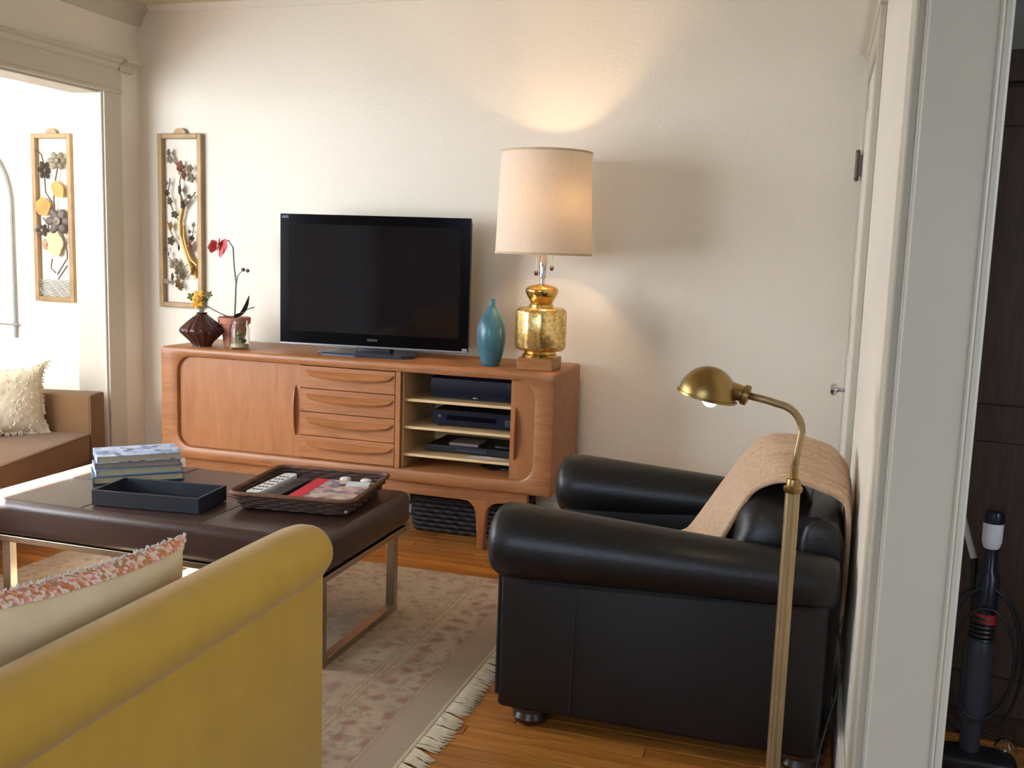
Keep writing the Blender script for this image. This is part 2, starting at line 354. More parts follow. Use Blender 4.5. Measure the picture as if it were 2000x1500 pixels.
def obj(name, mb, mat, parent=None, smooth=False, world=True, angle=40):
    me = bpy.data.meshes.new(name)
    vs = mb.v
    if parent is not None and world:
        inv = (Matrix.Translation(parent.location) @ parent.rotation_euler.to_matrix().to_4x4()).inverted()
        if parent.parent is not None:
            pp = parent.parent; inv = (Matrix.Translation(pp.location) @ pp.rotation_euler.to_matrix().to_4x4() @ Matrix.Translation(parent.location) @ parent.rotation_euler.to_matrix().to_4x4()).inverted()
        vs = [tuple(inv @ Vector(p)) for p in vs]
    me.from_pydata(vs, [], mb.f); me.update()
    bm = bmesh.new(); bm.from_mesh(me); bmesh.ops.recalc_face_normals(bm, faces=bm.faces[:]); bm.to_mesh(me); bm.free()
    if mb.uv and len(mb.uv) == len(me.vertices):
        l = me.uv_layers.new(name='UVMap')
        for lp in me.loops: l.data[lp.index].uv = mb.uv[lp.vertex_index]
    if smooth: me.shade_smooth() if angle >= 180 else me.set_sharp_from_angle(angle=math.radians(angle))
    if smooth and angle < 180:
        for p in me.polygons: p.use_smooth = True
    me.materials.append(M[mat] if isinstance(mat, str) else mat)
    o = bpy.data.objects.new(name, me); COL.objects.link(o)
    if parent is not None: o.parent = parent
    return o
def tag(o, label, cat, group=None):
    o['label'] = label; o['category'] = cat
    if group: o['group'] = group
    return o
def thing(name, label, cat, loc=(0, 0, 0), rz=0, group=None):
    o = bpy.data.objects.new(name, None); COL.objects.link(o); o.location = loc; o.rotation_euler = (0, 0, rz)
    o.empty_display_size = 0.05
    return tag(o, label, cat, group)
def struct(name, mb, mat, parent=None, smooth=False):
    o = obj(name, mb, mat, parent, smooth)
    if parent is None: o['kind'] = 'structure'
    return o
def copy_part(o, parent, loc=None, rot=None, scale=None):
    c = o.copy(); COL.objects.link(c); c.parent = parent
    if loc is not None: c.location = loc
    if rot is not None: c.rotation_euler = rot
    if scale is not None: c.scale = scale
    return c
def text_mesh(s, size, depth=0.0006):
    cu_ = bpy.data.curves.new('lettering', 'FONT'); cu_.body = s; cu_.size = size; cu_.extrude = depth; cu_.align_x = 'CENTER'
    t = bpy.data.objects.new('lettering_curve', cu_); COL.objects.link(t)
    bpy.context.view_layer.update()
    me = bpy.data.meshes.new_from_object(t.evaluated_get(bpy.context.evaluated_depsgraph_get()))
    bpy.data.objects.remove(t); mb = MB(); mb.add([v.co[:] for v in me.vertices], [list(p.vertices) for p in me.polygons]); return mb

# ------------------------------------------------------------------ the room
XL, XLo, XR, XRo, YB, YF, ZC = -3.45, -3.61, 0.135, 0.252, 4.46, -1.8, 2.49
XS, YS = -5.1, 0.92           # sunroom side wall, sunroom near end wall
OP0, OP1, OPZ = 1.25, 4.17, 2.035   # cased opening in the left wall
JY = 1.86                      # right wall ends here
# floor: slab and strips
fl = struct('floor', MB().box(XS-0.1, 1.7, YF-0.1, YB+0.1, -0.12, -0.004), 'slab')
unit = MB().box(0, 1, 0, 0.0550, -0.008, 0.0, 0.0014, 1)
pl0 = None
def lay(x0, x1, y):
    global pl0
    x = x0; first = random.uniform(0.25, 1.1)
    while x < x1-0.01:
        L = first if x == x0 else random.uniform(0.55, 1.35)
        if x1-x-L < 0.2: L = x1-x
        if pl0 is None:
            pl0 = obj('plank', unit, 'plank', fl); o = pl0
        else: o = copy_part(pl0, fl)
        o.location = (x, y, random.uniform(-0.0004, 0.0)); o.scale = (L-0.0016, 1, 1); x += L
y = 1.95
while y < YB-0.06:
    lay(XL+0.02, XR-0.02, y); y += 0.0572
y = 2.2
while y < 3.05:
    lay(XRo+0.02, 1.3, y); y += 0.0572
struct('ceiling', MB().box(XS-0.1, 1.7, YF-0.1, YB+0.1, ZC, ZC+0.1), 'ceiling')
struct('wall_back', MB().box(XS-0.1, XRo, YB, YB+0.12, 0, ZC), 'wall')
# left wall with the cased opening
wl = MB().box(XLo, XL, OP1, YB, 0, ZC).box(XLo, XL, OP0, OP1, OPZ, ZC).box(XLo, XL, YF, OP0, 0, ZC)
struct('wall_left', wl, 'wall')
struct('wall_right', MB().box(XR, XRo, JY, YB, 0, ZC), 'wall')
# front wall (behind the camera) with a window
struct('wall_front', MB().box(XLo, -2.5, YF-0.12, YF, 0, ZC).box(-0.2, 1.6, YF-0.12, YF, 0, ZC).box(-2.5, -0.2, YF-0.12, YF, 0, 0.8).box(-2.5, -0.2, YF-0.12, YF, 2.1, ZC), 'wall')
# sunroom walls
struct('wall_sunroom_side', MB().box(XS-0.12, XS, 2.6, YB, 0, 1.86).box(XS-0.12, XS, 2.6, YB, 2.24, ZC).box(XS-0.12, XS, 2.6, 2.78, 1.86, 2.24).box(XS-0.12, XS, 3.78, YB, 1.86, 2.24).box(XS-0.12, XS, YS, 1.1, 0, ZC).box(XS-0.12, XS, 1.1, 2.6, 0, 0.7).box(XS-0.12, XS, 1.1, 2.6, 2.1, ZC), 'wall')
struct('wall_sunroom_end', MB().box(XS, XLo, YS-0.12, YS, 0, 0.7).box(XS, XLo, YS-0.12, YS, 2.2, ZC).box(XS, -4.98, YS-0.12, YS, 0.7, 2.2).box(-3.66, XLo, YS-0.12, YS, 0.7, 2.2), 'wall')
# hall walls
struct('wall_hall', MB().box(1.5, 1.6, YF, 0.1, 0, ZC).box(1.5, 1.6, 1.7, YB, 0, ZC).box(1.5, 1.6, 0.1, 1.7, 0, 0.6).box(1.5, 1.6, 0.1, 1.7, 2.1, ZC).box(XRo, 1.5, 3.25, 3.35, 0, ZC), 'hallwall')

def window(name, axis, pos, a0, a1, z0, z1, n):
    """frame bars + muntins + panes, in a wall perpendicular to axis"""
    def bx(mb, u0, u1, w0, w1, d):
        return mb.box(pos-d, pos+d, u0, u1, w0, w1) if axis == 'x' else mb.box(u0, u1, pos-d, pos+d, w0, w1)
    f = MB(); bx(f, a0, a0+0.05, z0, z1, 0.03); bx(f, a1-0.05, a1, z0, z1, 0.03); bx(f, a0+0.05, a1-0.05, z0, z0+0.05, 0.03); bx(f, a0+0.05, a1-0.05, z1-0.05, z1, 0.03)
    root = struct(name, f, 'trim_w')
    wd = (a1-a0-0.1)/n
    for i in range(n):
        p = MB(); bx(p, a0+0.05+i*wd+0.01, a0+0.05+(i+1)*wd-0.01, z0+0.05, z1-0.05, 0.003); obj('pane', p, 'pane', root)
        if i: q = MB(); bx(q, a0+0.05+i*wd-0.01, a0+0.05+i*wd+0.01, z0+0.05, z1-0.05, 0.015); obj('muntin', q, 'trim_w', root)
window('window_1', 'x', XS-0.06, 2.78, 3.78, 1.86, 2.24, 1)  # unseen window, shaped to cast one narrow sun strip on the ottoman
window('added_window_5', 'x', XS-0.06, 1.1, 2.6, 0.7, 2.1, 2)  # added, unseen window that goes with the side-room fill lamp
cur = thing('sun_block_curtain', 'white curtain added across the unseen side-room window to block sun', 'curtain', (XS+0.06, 1.85, 0.6))  # unseen curtain, added to keep direct sun out behind the fill lamp
def cur_pt(u, v): return (XS+0.07+0.022*math.sin(u*75), 1.02+1.66*u, 0.58+1.6*v)
cc = obj('cloth', MB().grid(cur_pt, 120, 4), 'paper', cur, True, angle=180); cc.modifiers.new('thickness', 'SOLIDIFY').thickness = 0.004
obj('rod', MB().tube([(XS+0.07, 0.98, 2.2), (XS+0.07, 2.74, 2.2)], 0.012, 10), 'iron', cur, True)
window('window_2', 'y', YS-0.06, -4.98, -3.66, 0.7, 2.2, 2)
window('added_window_4', 'x', 1.55, 0.1, 1.7, 0.6, 2.1, 2)  # added out of view to let the hall fill lamp in
window('window_3', 'y', YF-0.06, -2.5, -0.2, 0.8, 2.1, 3)

# trim: cased opening on the left wall
JT = 0.018
def crown(mb, x, sgn, y0, y1, z, out=0.045):
    """entablature cap profile running along y on a wall face at x, growing towards sgn*x"""
    prof = [(0, z-0.14), (0.02, z-0.14), (0.02, z-0.045), (0.028, z-0.035), (0.036, z-0.02), (out, z-0.012), (out+0.006, z-0.006), (out+0.006, z), (0, z)]
    mb.prism([(x+sgn*a, b) for a, b in prof], 'y', y0, y1)
t = MB()
t.box(XLo-0.002, XL+0.002, OP1-JT, OP1, 0, OPZ)                     # far jamb lining
t.box(XLo-0.002, XL+0.002, OP0, OP0+JT, 0, OPZ)
t.box(XLo-0.002, XL+0.002, OP0, OP1, OPZ-JT, OPZ)                   # head lining
tr1 = struct('trim_1', t, 'trim')
obj('casing', MB().box(XL, XL+0.022, OP1-0.006, OP1+0.118, 0, OPZ, 0.004), 'trim', tr1)
obj('casing', MB().box(XL, XL+0.022, OP0-0.118, OP0+0.006, 0, OPZ, 0.004), 'trim', tr1)
lt = MB(); lt.box(XL, XL+0.022, OP0-0.118, OP1+0.118, OPZ-0.002, OPZ+0.11, 0.003)
lt.box(XL, XL+0.030, OP0-0.125, OP1+0.124, OPZ-0.008, OPZ+0.010, 0.004)
obj('lintel', lt, 'trim', tr1)
cp = MB(); crown(cp, XL, 1, OP0-0.15, OP1+0.125, 2.19, 0.05)
cp2 = MB(); cp2.prism([(XL, 2.14), (XL+0.03, 2.14), (XL+0.036, 2.165), (XL+0.075, 2.182), (XL+0.08, 2.19), (XL, 2.19)], 'y', OP1+0.10, OP1+0.205)
cp.add(cp2.v, cp2.f); obj('cap_moulding', cp, 'trim', tr1)
# opening edge bead
obj('bead', MB().tube([(XL+0.004, OP1-0.012, 0.0), (XL+0.004, OP1-0.012, OPZ-0.01)], 0.007, 8), 'trim_w', tr1, True)
# ceiling crown along left and back walls
def cove(y0, y1):
    return MB().prism([(XL, ZC-0.10), (XL+0.012, ZC-0.10), (XL+0.02, ZC-0.085), (XL+0.05, ZC-0.03), (XL+0.07, ZC-0.02), (XL+0.075, ZC), (XL, ZC)], 'y', y0, y1)
struct('trim_2', cove(YF, YB), 'trim')
struct('trim_3', MB().prism([(YB, ZC-0.03), (YB-0.008, ZC-0.03), (YB-0.03, ZC-0.006), (YB-0.032, ZC), (YB, ZC)], 'x', XL+0.07, XR), 'wall')
# baseboards
struct('baseboard_back', MB().box(XL+0.02, XR, YB-0.016, YB, 0, 0.13, 0.004), 'trim_w')
struct('baseboard_left', MB().box(XL, XL+0.016, OP1+0.12, YB-0.016, 0, 0.13, 0.004), 'trim_w')
struct('baseboard_right', MB().box(XR-0.016, XR, JY+0.14, 3.46, 0, 0.13, 0.004), 'trim_w')
# door in the right wall with its casing
DY0, DY1, DZ = 3.56, 4.32, 2.03
d1 = struct('door_1', MB().box(XR-0.010, XR+0.02, DY0, DY1, 0.01, DZ, 0.002), 'trim_w')
for z0, z1 in ((0.2, 0.95), (1.1, 1.9)):
    for y0, y1 in ((DY0+0.1, DY0+0.35), (DY0+0.42, DY1-0.1)):
        obj('panel', MB().box(XR-0.016, XR-0.006, y0, y1, z0, z1, 0.004), 'trim_w', d1)
k = MB().lathe([(0.0, 0), (0.024, 0.001), (0.024, 0.006), (0.008, 0.01), (0.008, 0.03), (0.02, 0.036), (0.026, 0.048), (0.022, 0.06), (0.0, 0.064)], 20)
k.xf(lambda p: Vector((XR-0.010-p.z, DY1-0.06+p.x, 0.79+p.y)))
obj('door_knob', k, 'chrome', d1, True)
h = MB().tube([(XR-0.034, DY1-0.004, 1.655), (XR-0.034, DY1-0.004, 1.75)], 0.009, 10).box(XR-0.03, XR-0.008, DY1-0.02, DY1+0.012, 1.66, 1.745)
h.sell((XR-0.034, DY1-0.004, 1.755), (0.01, 0.01, 0.012), 1, 1, 10, 8).sell((XR-0.034, DY1-0.004, 1.65), (0.01, 0.01, 0.012), 1, 1, 10, 8)
obj('hinge', h, 'art_dark', d1, True)
tr4 = struct('trim_4', MB().box(XR-0.02, XR, DY1, DY1+0.09, 0, DZ, 0.003), 'trim')
obj('casing', MB().box(XR-0.02, XR, DY0-0.09, DY0, 0, DZ, 0.003), 'trim', tr4)
obj('lintel', MB().box(XR-0.02, XR, DY0-0.09, DY1+0.09, DZ, DZ+0.11, 0.003), 'trim', tr4)
cm = MB(); cm.prism([(XR, 2.13), (XR-0.022, 2.13), (XR-0.03, 2.15), (XR-0.05, 2.165), (XR-0.056, 2.19), (XR-0.056, 2.20), (XR, 2.20)], 'y', DY0-0.13, DY1+0.12)
obj('cap_moulding', cm, 'trim', tr4)
# jamb at the end of the right wall
tr5 = struct('trim_5', MB().box(XR-0.002, XRo+0.002, JY-0.02, JY, 0, ZC-0.12), 'trim')
obj('casing', MB().box(XR-0.018, XR, JY-0.012, JY+0.10, 0, ZC-0.1, 0.005), 'trim', tr5)
obj('casing', MB().box(XRo, XRo+0.018, JY-0.012, JY+0.10, 0, ZC-0.1, 0.005), 'trim', tr5)
obj('bead', MB().tube([(XR+0.002, JY-0.02, 0), (XR+0.002, JY-0.02, ZC-0.12)], 0.0035, 8), 'trim', tr5, True)
obj('bead', MB().tube([(XRo-0.002, JY-0.02, 0), (XRo-0.002, JY-0.02, ZC-0.12)], 0.0035, 8), 'trim', tr5, True)
struct('wall_header', MB().box(XR, XRo, YF, JY, ZC-0.12, ZC), 'wall')

# ------------------------------------------------------------------ rug
RX1, RX0, RY0, RY1 = -0.95, -2.95, 0.95, 3.64
rug = thing('rug', 'faded floral rug with cream fringe under the leather ottoman table', 'rug', (RX1, RY1, 0))
obj('rug_pile', MB().box(RX0, RX1, RY0, RY1, 0.0, 0.009, 0.003), 'rug', rug)
obj('edge_binding', MB().tube([(RX1+0.002, RY0, 0.006), (RX1+0.002, RY1, 0.006)], 0.006, 6), 'fringe', rug, True)
tv = []
for q in range(4):
    mb = MB()
    for s_ in range(4):
        dx = random.uniform(0.055, 0.085); dy = random.uniform(-0.02, 0.012); o_ = (s_-1.5)*0.0035
        mb.tube([(0, o_, 0.006), (dx*0.35, o_+dy*0.3+random.uniform(-.003, .003), 0.007), (dx*0.7, o_*1.5+dy*0.7, 0.004), (dx, o_*2+dy+random.uniform(-.006, .006), 0.003)], [0.0028, 0.003, 0.0025, 0.001], 5)
    tv.append(mb)
tas = []
yy = RY0+0.9; i = 0
while yy < RY1-0.01:
    if len(tas) < 4:
        o = obj('tassel', tv[len(tas)], 'fringe', rug, True, world=False, angle=180); tas.append(o)
    else: o = copy_part(tas[random.randrange(4)], rug)
    o.location = (0.004, yy-RY1, 0); o.rotation_euler = (0, 0, random.uniform(-0.35, 0.2)); yy += 0.0165; i += 1

# ------------------------------------------------------------------ credenza
CX0, CX1, CYF, CYB, CZ0, CZ1 = -2.99, -1.039, 3.98, 4.42, 0.275, 0.81
cr_ = thing('credenza', 'long teak sideboard with tambour doors and four drawers against the back wall', 'sideboard', (-2.0145, 4.2, 0))
def lp(x0, x1, z0, z1, r, y): return [(u, y, v) for u, v in rrect(x0, x1, z0, z1, r, 6)]
ix0, ix1, iz0, iz1 = -2.898, -1.128, 0.334, 0.768
b = MB().loops([lp(CX0, CX1, CZ0, CZ1, 0.016, CYB), lp(CX0, CX1, CZ0, CZ1, 0.016, CYF+0.012), lp(CX0+0.003, CX1-0.003, CZ0+0.003, CZ1-0.003, 0.016, CYF+0.004), lp(CX0+0.012, CX1-0.012, CZ0+0.010, CZ1-0.010, 0.02, CYF),
    lp(ix0-0.012, ix1+0.012, iz0-0.012, iz1+0.012, 0.085, CYF), lp(ix0-0.003, ix1+0.003, iz0-0.003, iz1+0.003, 0.077, CYF+0.005), lp(ix0, ix1, iz0, iz1, 0.074, CYF+0.014), lp(ix0, ix1, iz0, iz1, 0.074, CYB)], close=True)
obj('carcass', b, 'teak', cr_, True)
obj('back_panel', MB().box(ix0-0.02, ix1+0.02, CYB-0.012, CYB-0.002, iz0-0.02, iz1+0.02), 'darkwood', cr_)
ld = obj('tambour_door', MB().box(ix0+0.002, -2.258, CYF+0.022, CYF+0.034, iz0+0.002, iz1-0.002), 'teak_v', cr_)
def pull_v(x, z0, z1, sgn):
    mb = MB(); L = []
    for i in range(17):
        u = i/16; z = z0+(z1-z0)*u; d = 0.024*math.sin(PI*u)**0.5+0.001; wv = 0.014*math.sin(PI*u)**0.4+0.001
        L.append([(x, CYF+0.022, z), (x-sgn*wv, CYF+0.022, z), (x-sgn*wv*0.4, CYF+0.022-d, z), (x, CYF+0.022-d, z)])
    return mb.loops(L, cap=True)
obj('handle', pull_v(-2.272, 0.435, 0.672, 1), 'teak_v', ld, True)
zs = [0.336, 0.442, 0.552, 0.661, 0.766]
for i in range(4):
    dr = obj('drawer', MB().box(-2.250, -1.776, CYF+0.016, CYF+0.036, zs[i]+0.0015, zs[i+1]-0.0015, 0.002), 'teak_x', cr_)
    zt = zs[i]+0.084; L = []
    for j in range(25):
        u = j/24; x = -2.222+0.44*u; s_ = math.sin(PI*u)**0.32
        L.append([(x, CYF+0.017, zt), (x, CYF+0.012-0.004*s_, zt-0.008*s_), (x, CYF+0.014-0.026*s_, zt-0.028*s_), (x, CYF+0.016-0.022*s_, zt-0.036*s_-0.001), (x, CYF+0.017, zt-0.034*s_-0.001)])
    obj('drawer_pull', MB().loops(L, cap=True), 'teak_x', dr, True)
obj('divider', MB().box(-1.773, -1.748, CYF+0.014, CYB-0.012, iz0, iz1, 0.002), 'teak_v', cr_)
obj('divider', MB().box(-2.257, -2.251, CYF+0.02, CYB-0.012, iz0, iz1), 'teak_v', cr_)
obj('interior_lining', MB().box(-1.748, -1.742, CYF+0.04, CYB-0.012, iz0, iz1), 'maple', cr_)
obj('interior_lining', MB().box(-1.742, ix1, CYB-0.02, CYB-0.012, iz0, iz1), 'maple', cr_)
for z in (0.399, 0.523, 0.647): obj('shelf', MB().box(-1.742, -1.14, CYF+0.045, CYB-0.02, z-0.013, z, 0.002), 'maple', cr_)
rd = obj('tambour_door', MB().box(-1.236, ix1-0.002, CYF+0.020, CYF+0.032, iz0+0.002, iz1-0.002), 'teak_v', cr_)
obj('handle', pull_v(-1.216, 0.415, 0.655, -1), 'teak_v', rd, True)
obj('apron', MB().box(-2.88, -1.15, CYF+0.030, CYF+0.058, 0.216, CZ0, 0.006), 'teak', cr_)
obj('apron', MB().box(-2.88, -1.15, CYB-0.06, CYB-0.035, 0.216, CZ0, 0.006), 'teak', cr_)
for x in (-2.70, -1.36): obj('apron', MB().box(x-0.014, x+0.014, CYF+0.058, CYB-0.06, 0.225, CZ0, 0.004), 'teak', cr_)
for cx in (-2.669, -1.36):
    for y0, y1 in ((CYF+0.022, CYF+0.062), (CYB-0.07, CYB-0.03)):
        R_ = 0.062; prof = [(0.0175, 0), (0.019, 0.06), (0.022, 0.12), (0.026, 0.158)]
        for i in range(1, 7):
            a = PI/2*i/6; prof.append((0.026+R_*(1-math.cos(a)), 0.158+R_*math.sin(a)))
        prof.append((0.026+R_+0.03, 0.226))
        mb = MB(); Ls = []
        for (hw, z) in prof:
            ty = 0.006*(1-z/0.226)
            Ls.append([(cx-hw, y0+ty+0.006, z), (cx-hw+0.006, y0+ty, z), (cx+hw-0.006, y0+ty, z), (cx+hw, y0+ty+0.006, z), (cx+hw, y1-ty-0.006, z), (cx+hw-0.006, y1-ty, z), (cx-hw+0.006, y1-ty, z), (cx-hw, y1-ty-0.006, z)])
        obj('leg', mb.loops(Ls, cap=True), 'teak_v', cr_, True)
# electronics on the shelves
sp = thing('centre_speaker', 'wide black centre speaker on the top shelf of the teak sideboard', 'speaker', (-1.43, 4.2, 0.647))
obj('cabinet', MB().prism([(u, v) for u, v in rrect(-1.645, -1.20, 0.648, 0.757, 0.012, 3)], 'y', 4.11, 4.36), 'black_plastic', sp, True)
obj('grille', MB().prism([(4.112, 0.652), (4.085, 0.66), (4.078, 0.70), (4.085, 0.74), (4.112, 0.754)], 'x', -1.638, -1.206), 'dkblue_plastic', sp, True)
obj('badge', MB().sell((-1.425, 4.082, 0.662), (0.014, 0.004, 0.004), 1, 1, 12, 8), 'silver', sp, True)
rc = thing('av_receiver', 'black receiver box on the second shelf of the sideboard', 'receiver', (-1.43, 4.2, 0.523))
obj('case', MB().box(-1.632, -1.205, 4.09, 4.37, 0.531, 0.598, 0.004), 'black_plastic', rc)
obj('front_panel', MB().box(-1.628, -1.209, 4.082, 4.091, 0.533, 0.596, 0.003), 'dkblue_plastic', rc)
obj('display', MB().box(-1.56, -1.33, 4.079, 4.083, 0.556, 0.578), 'screen', rc)
kb = MB().lathe([(0.0, 0), (0.018, 0), (0.017, 0.016), (0, 0.017)], 18); kb.xf(lambda p: Vector((-1.268+p.x, 4.083-p.z, 0.563+p.y))); obj('volume_knob', kb, 'grey_plastic', rc, True)
bt = MB().lathe([(0.0, 0), (0.007, 0), (0.007, 0.006), (0, 0.007)], 12); bt.xf(lambda p: Vector((-1.592+p.x, 4.083-p.z, 0.572+p.y))); obj('button', bt, 'bookblue', rc, True)
for fx in (-1.61, -1.23): obj('foot', MB().lathe([(0.014, 0), (0.014, 0.009)], 12, (fx, 4.12, 0.523)), 'black_plastic', rc)
dv = thing('disc_player', 'slim black disc player on the third shelf of the sideboard', 'disc player', (-1.43, 4.2, 0.399))
obj('case', MB().box(-1.66, -1.225, 4.10, 4.36, 0.404, 0.434, 0.003), 'black_plastic', dv)
obj('disc_tray', MB().box(-1.52, -1.37, 4.096, 4.101, 0.414, 0.424), 'grey_plastic', dv)
for fx in (-1.64, -1.25): obj('foot', MB().lathe([(0.012, 0), (0.012, 0.006)], 12, (fx, 4.13, 0.399)), 'black_plastic', dv)
tag(obj('disc_case', MB().box(-1.56, -1.42, 4.12, 4.25, 0.434, 0.446, 0.002), 'bookgrey'), 'grey disc case lying on top of the slim disc player', 'disc case')
pp = MB().grid(lambda u, v: (-1.46+0.20*u+0.02*v, 4.045+0.05*v, 0.4003+0.002*math.sin(u*5)*v), 10, 4); tag(obj('paper_sheet', pp, 'paper'), 'white sheet of paper at the front of the third sideboard shelf', 'paper')
gc = MB().sell((-1.30, 4.15, 0.444), (0.05, 0.04, 0.010), 0.6, 0.6); tag(obj('game_controller', gc, 'black_plastic', None, True), 'small black gadget on the right of the disc player', 'gadget')
cb = MB(); 
for q in range(5):
    cx_, cy_ = -1.38+0.05*q, 4.17+0.02*math.sin(q*2)
    cb.tube([(cx_+0.045*math.cos(a*0.5+q), cy_+0.04*math.sin(a*0.5+q), 0.342+0.006*q*0.6+0.004*math.sin(a)) for a in range(13)], 0.0045, 6)
tag(obj('cable_bundle', cb, 'black_plastic', None, True), 'tangle of black cables on the bottom of the open sideboard compartment', 'cables')
# black basket underneath
bk = thing('floor_basket', 'low black woven basket on the floor under the teak sideboard', 'basket', (-1.52, 4.27, 0))
def basket(root, cx, cy, z0, z1, w0, d0, w1, d1, rows, mat, rimmat, rz=0.0, thick=0.006):
    rot = Matrix.Rotation(rz, 3, 'Z'); P = lambda u, v, z: tuple(rot @ Vector((u, v, 0))+Vector((cx, cy, z)))
    def ring(t, wob=0, n=96):
        w_, d_ = w0+(w1-w0)*t, d0+(d1-d0)*t; pts = []
        base = rrect(-w_/2, w_/2, -d_/2, d_/2, 0.035, 8)
        per = [(Vector(base[i]), Vector(base[(i+1) % len(base)])) for i in range(len(base))]
        tot = sum((b-a).length for a, b in per); acc = 0; j = 0; out = []
        for q in range(n):
            s_ = tot*q/n
            while acc+(per[j][1]-per[j][0]).length < s_: acc += (per[j][1]-per[j][0]).length; j += 1
            a, b = per[j]; tt = (s_-acc)/max(1e-9, (b-a).length); p = a.lerp(b, tt); nn = (b-a).normalized(); off = 0.003*wob*(1 if q % 4 < 2 else -1)
            out.append(P(p.x+nn.y*off, p.y-nn.x*off, z0+(z1-z0)*t))
        return out
    obj('base', MB().add(ring(0.03), [tuple(range(96))]), mat, root)
    for r_ in range(rows):
        obj('weave_strand', MB().tube(ring((r_+0.5)/rows, 1 if r_ % 2 else -1), (z1-z0)/rows*0.56, 6, True), mat, root, True, angle=180)
    obj('liner', MB().loops([ring(0.0), ring(0.95)]), mat, root, True)
    obj('rim', MB().tube(ring(1.0, 0), thick*1.5, 8, True), rimmat, root, True, angle=180)
basket(bk, -1.50, 4.30, 0.004, 0.165, 0.50, 0.24, 0.54, 0.27, 7, 'wicker_black', 'wicker_black')

# ------------------------------------------------------------------ television
tvr = thing('television', 'flat black television on a low stand on the teak sideboard', 'television', (-1.99, 4.2, CZ1))
TX0, TX1, TZ0, TZ1, TY = -2.449, -1.524, 0.850, 1.452, 4.20
obj('housing', MB().box(TX0+0.01, TX1-0.01, TY+0.012, TY+0.075, TZ0+0.004, TZ1-0.01, 0.012), 'black_plastic', tvr)
obj('bezel', MB().loops([lp(TX0, TX1, TZ0, TZ1, 0.004, TY+0.016), lp(TX0, TX1, TZ0, TZ1, 0.004, TY), lp(TX0+0.046, TX1-0.046, TZ0+0.055, TZ1-0.045, 0.001, TY), lp(TX0+0.046, TX1-0.046, TZ0+0.055, TZ1-0.045, 0.001, TY+0.016)], close=True), 'tv_black', tvr)
obj('screen', MB().box(TX0+0.046, TX1-0.046, TY+0.0012, TY+0.012, TZ0+0.055, TZ1-0.045), 'screen', tvr)
obj('silver_strip', MB().box(TX0, TX1, TY-0.001, TY+0.02, TZ0-0.010, TZ0, 0.002), 'silver', tvr)
obj('corner_badge', MB().box(TX1-0.028, TX1-0.004, TY-0.003, TY-0.0005, TZ0-0.008, TZ0+0.012), 'silver', tvr)
obj('brand_mark', MB().box(TX0+0.008, TX0+0.042, TY-0.0012, TY, TZ1-0.020, TZ1-0.008), 'standblue', tvr)
lt_ = text_mesh('SONY', 0.017); lt_.xf(lambda p: Vector((-1.985+p.x*1.15, TY-0.0008-p.z, 0.872+p.y)))
obj('lettering', lt_, 'greytext', tvr)
obj('neck', MB().prism(rrect(-0.09, 0.09, -0.02, 0.02, 0.015, 4), 'z', CZ1+0.008, TZ0+0.06).xf(lambda p: Vector((p.x-1.99, p.y+TY+0.05, p.z))), 'black_plastic', tvr, True)
pb = [(-2.225, 4.13), (-2.19, 4.085), (-2.02, 4.062), (-1.80, 4.075), (-1.755, 4.13), (-1.80, 4.32), (-2.18, 4.32)]
pb2 = [(x*0.97-0.06, y*0.97+0.126) for x, y in pb]
obj('stand_base', MB().loops([[(x, y, CZ1) for x, y in pb], [(x, y, CZ1+0.008) for x, y in pb], [(x, y, CZ1+0.014) for x, y in pb2]], cap=True), 'standblue', tvr)

tvr.rotation_euler = (0, 0, math.radians(5.2))     # turned a little towards the seats
# ------------------------------------------------------------------ table lamp
LX, LY = -1.150, 4.12
tl = thing('table_lamp', 'large gold glass table lamp with lit cream drum shade on the sideboard', 'lamp', (LX, LY, CZ1))
obj('wooden_plinth', MB().box(-0.078, 0.078, -0.078, 0.078, 0, 0.052, 0.003).xf(lambda p: Vector((LX+p.x, LY+p.y, CZ1+p.z))), 'oak', tl)
fl_ = lambda a, z: 1+0.012*math.cos(10*a)
obj('gold_body', MB().lathe([(0.0, 0.89), (0.094, 0.892), (0.107, 0.899), (0.112, 0.913), (0.113, 0.98), (0.112, 1.055), (0.108, 1.068), (0.096, 1.076), (0.06, 1.079), (0, 1.079)], 60, (LX, LY, 0), fn=fl_), 'gold', tl, True, angle=60)
obj('gold_foot', MB().lathe([(0.076, 0.862), (0.077, 0.872), (0.070, 0.878), (0.070, 0.888), (0.078, 0.892)], 40, (LX, LY, 0)), 'gold_smooth', tl, True)
obj('gold_neck', MB().lathe([(0.052, 1.078), (0.052, 1.088), (0.046, 1.094), (0.05, 1.102), (0.064, 1.125), (0.072, 1.145), (0.070, 1.156), (0.058, 1.166), (0.03, 1.174), (0.012, 1.178), (0, 1.178)], 40, (LX, LY, 0)), 'gold_smooth', tl, True)
obj('stem', MB().lathe([(0.009, 1.176), (0.009, 1.20), (0.015, 1.205), (0.016, 1.29), (0.012, 1.30), (0.010, 1.45), (0.006, 1.74), (0, 1.742)], 20, (LX, LY, 0)), 'chrome', tl, True)
for dx, z in ((-0.026, 1.222), (0.042, 1.246)):
    ch = obj('pull_chain', MB().tube([(LX+dx, LY-0.01, 1.40), (LX+dx, LY-0.01, z)], 0.0016, 6), 'brass', tl, True)
    obj('pull_bead', MB().sell((LX+dx, LY-0.01, z), (0.0095, 0.0095, 0.011), 1, 1, 14, 10), 'footwood', ch, True, angle=180)
sz0, sz1, sr0, sr1 = 1.303, 1.733, 0.207, 0.193
n = 64; rg = lambda r, z: [(LX+r*math.cos(2*PI*i/n), LY+r*math.sin(2*PI*i/n), z) for i in range(n)]
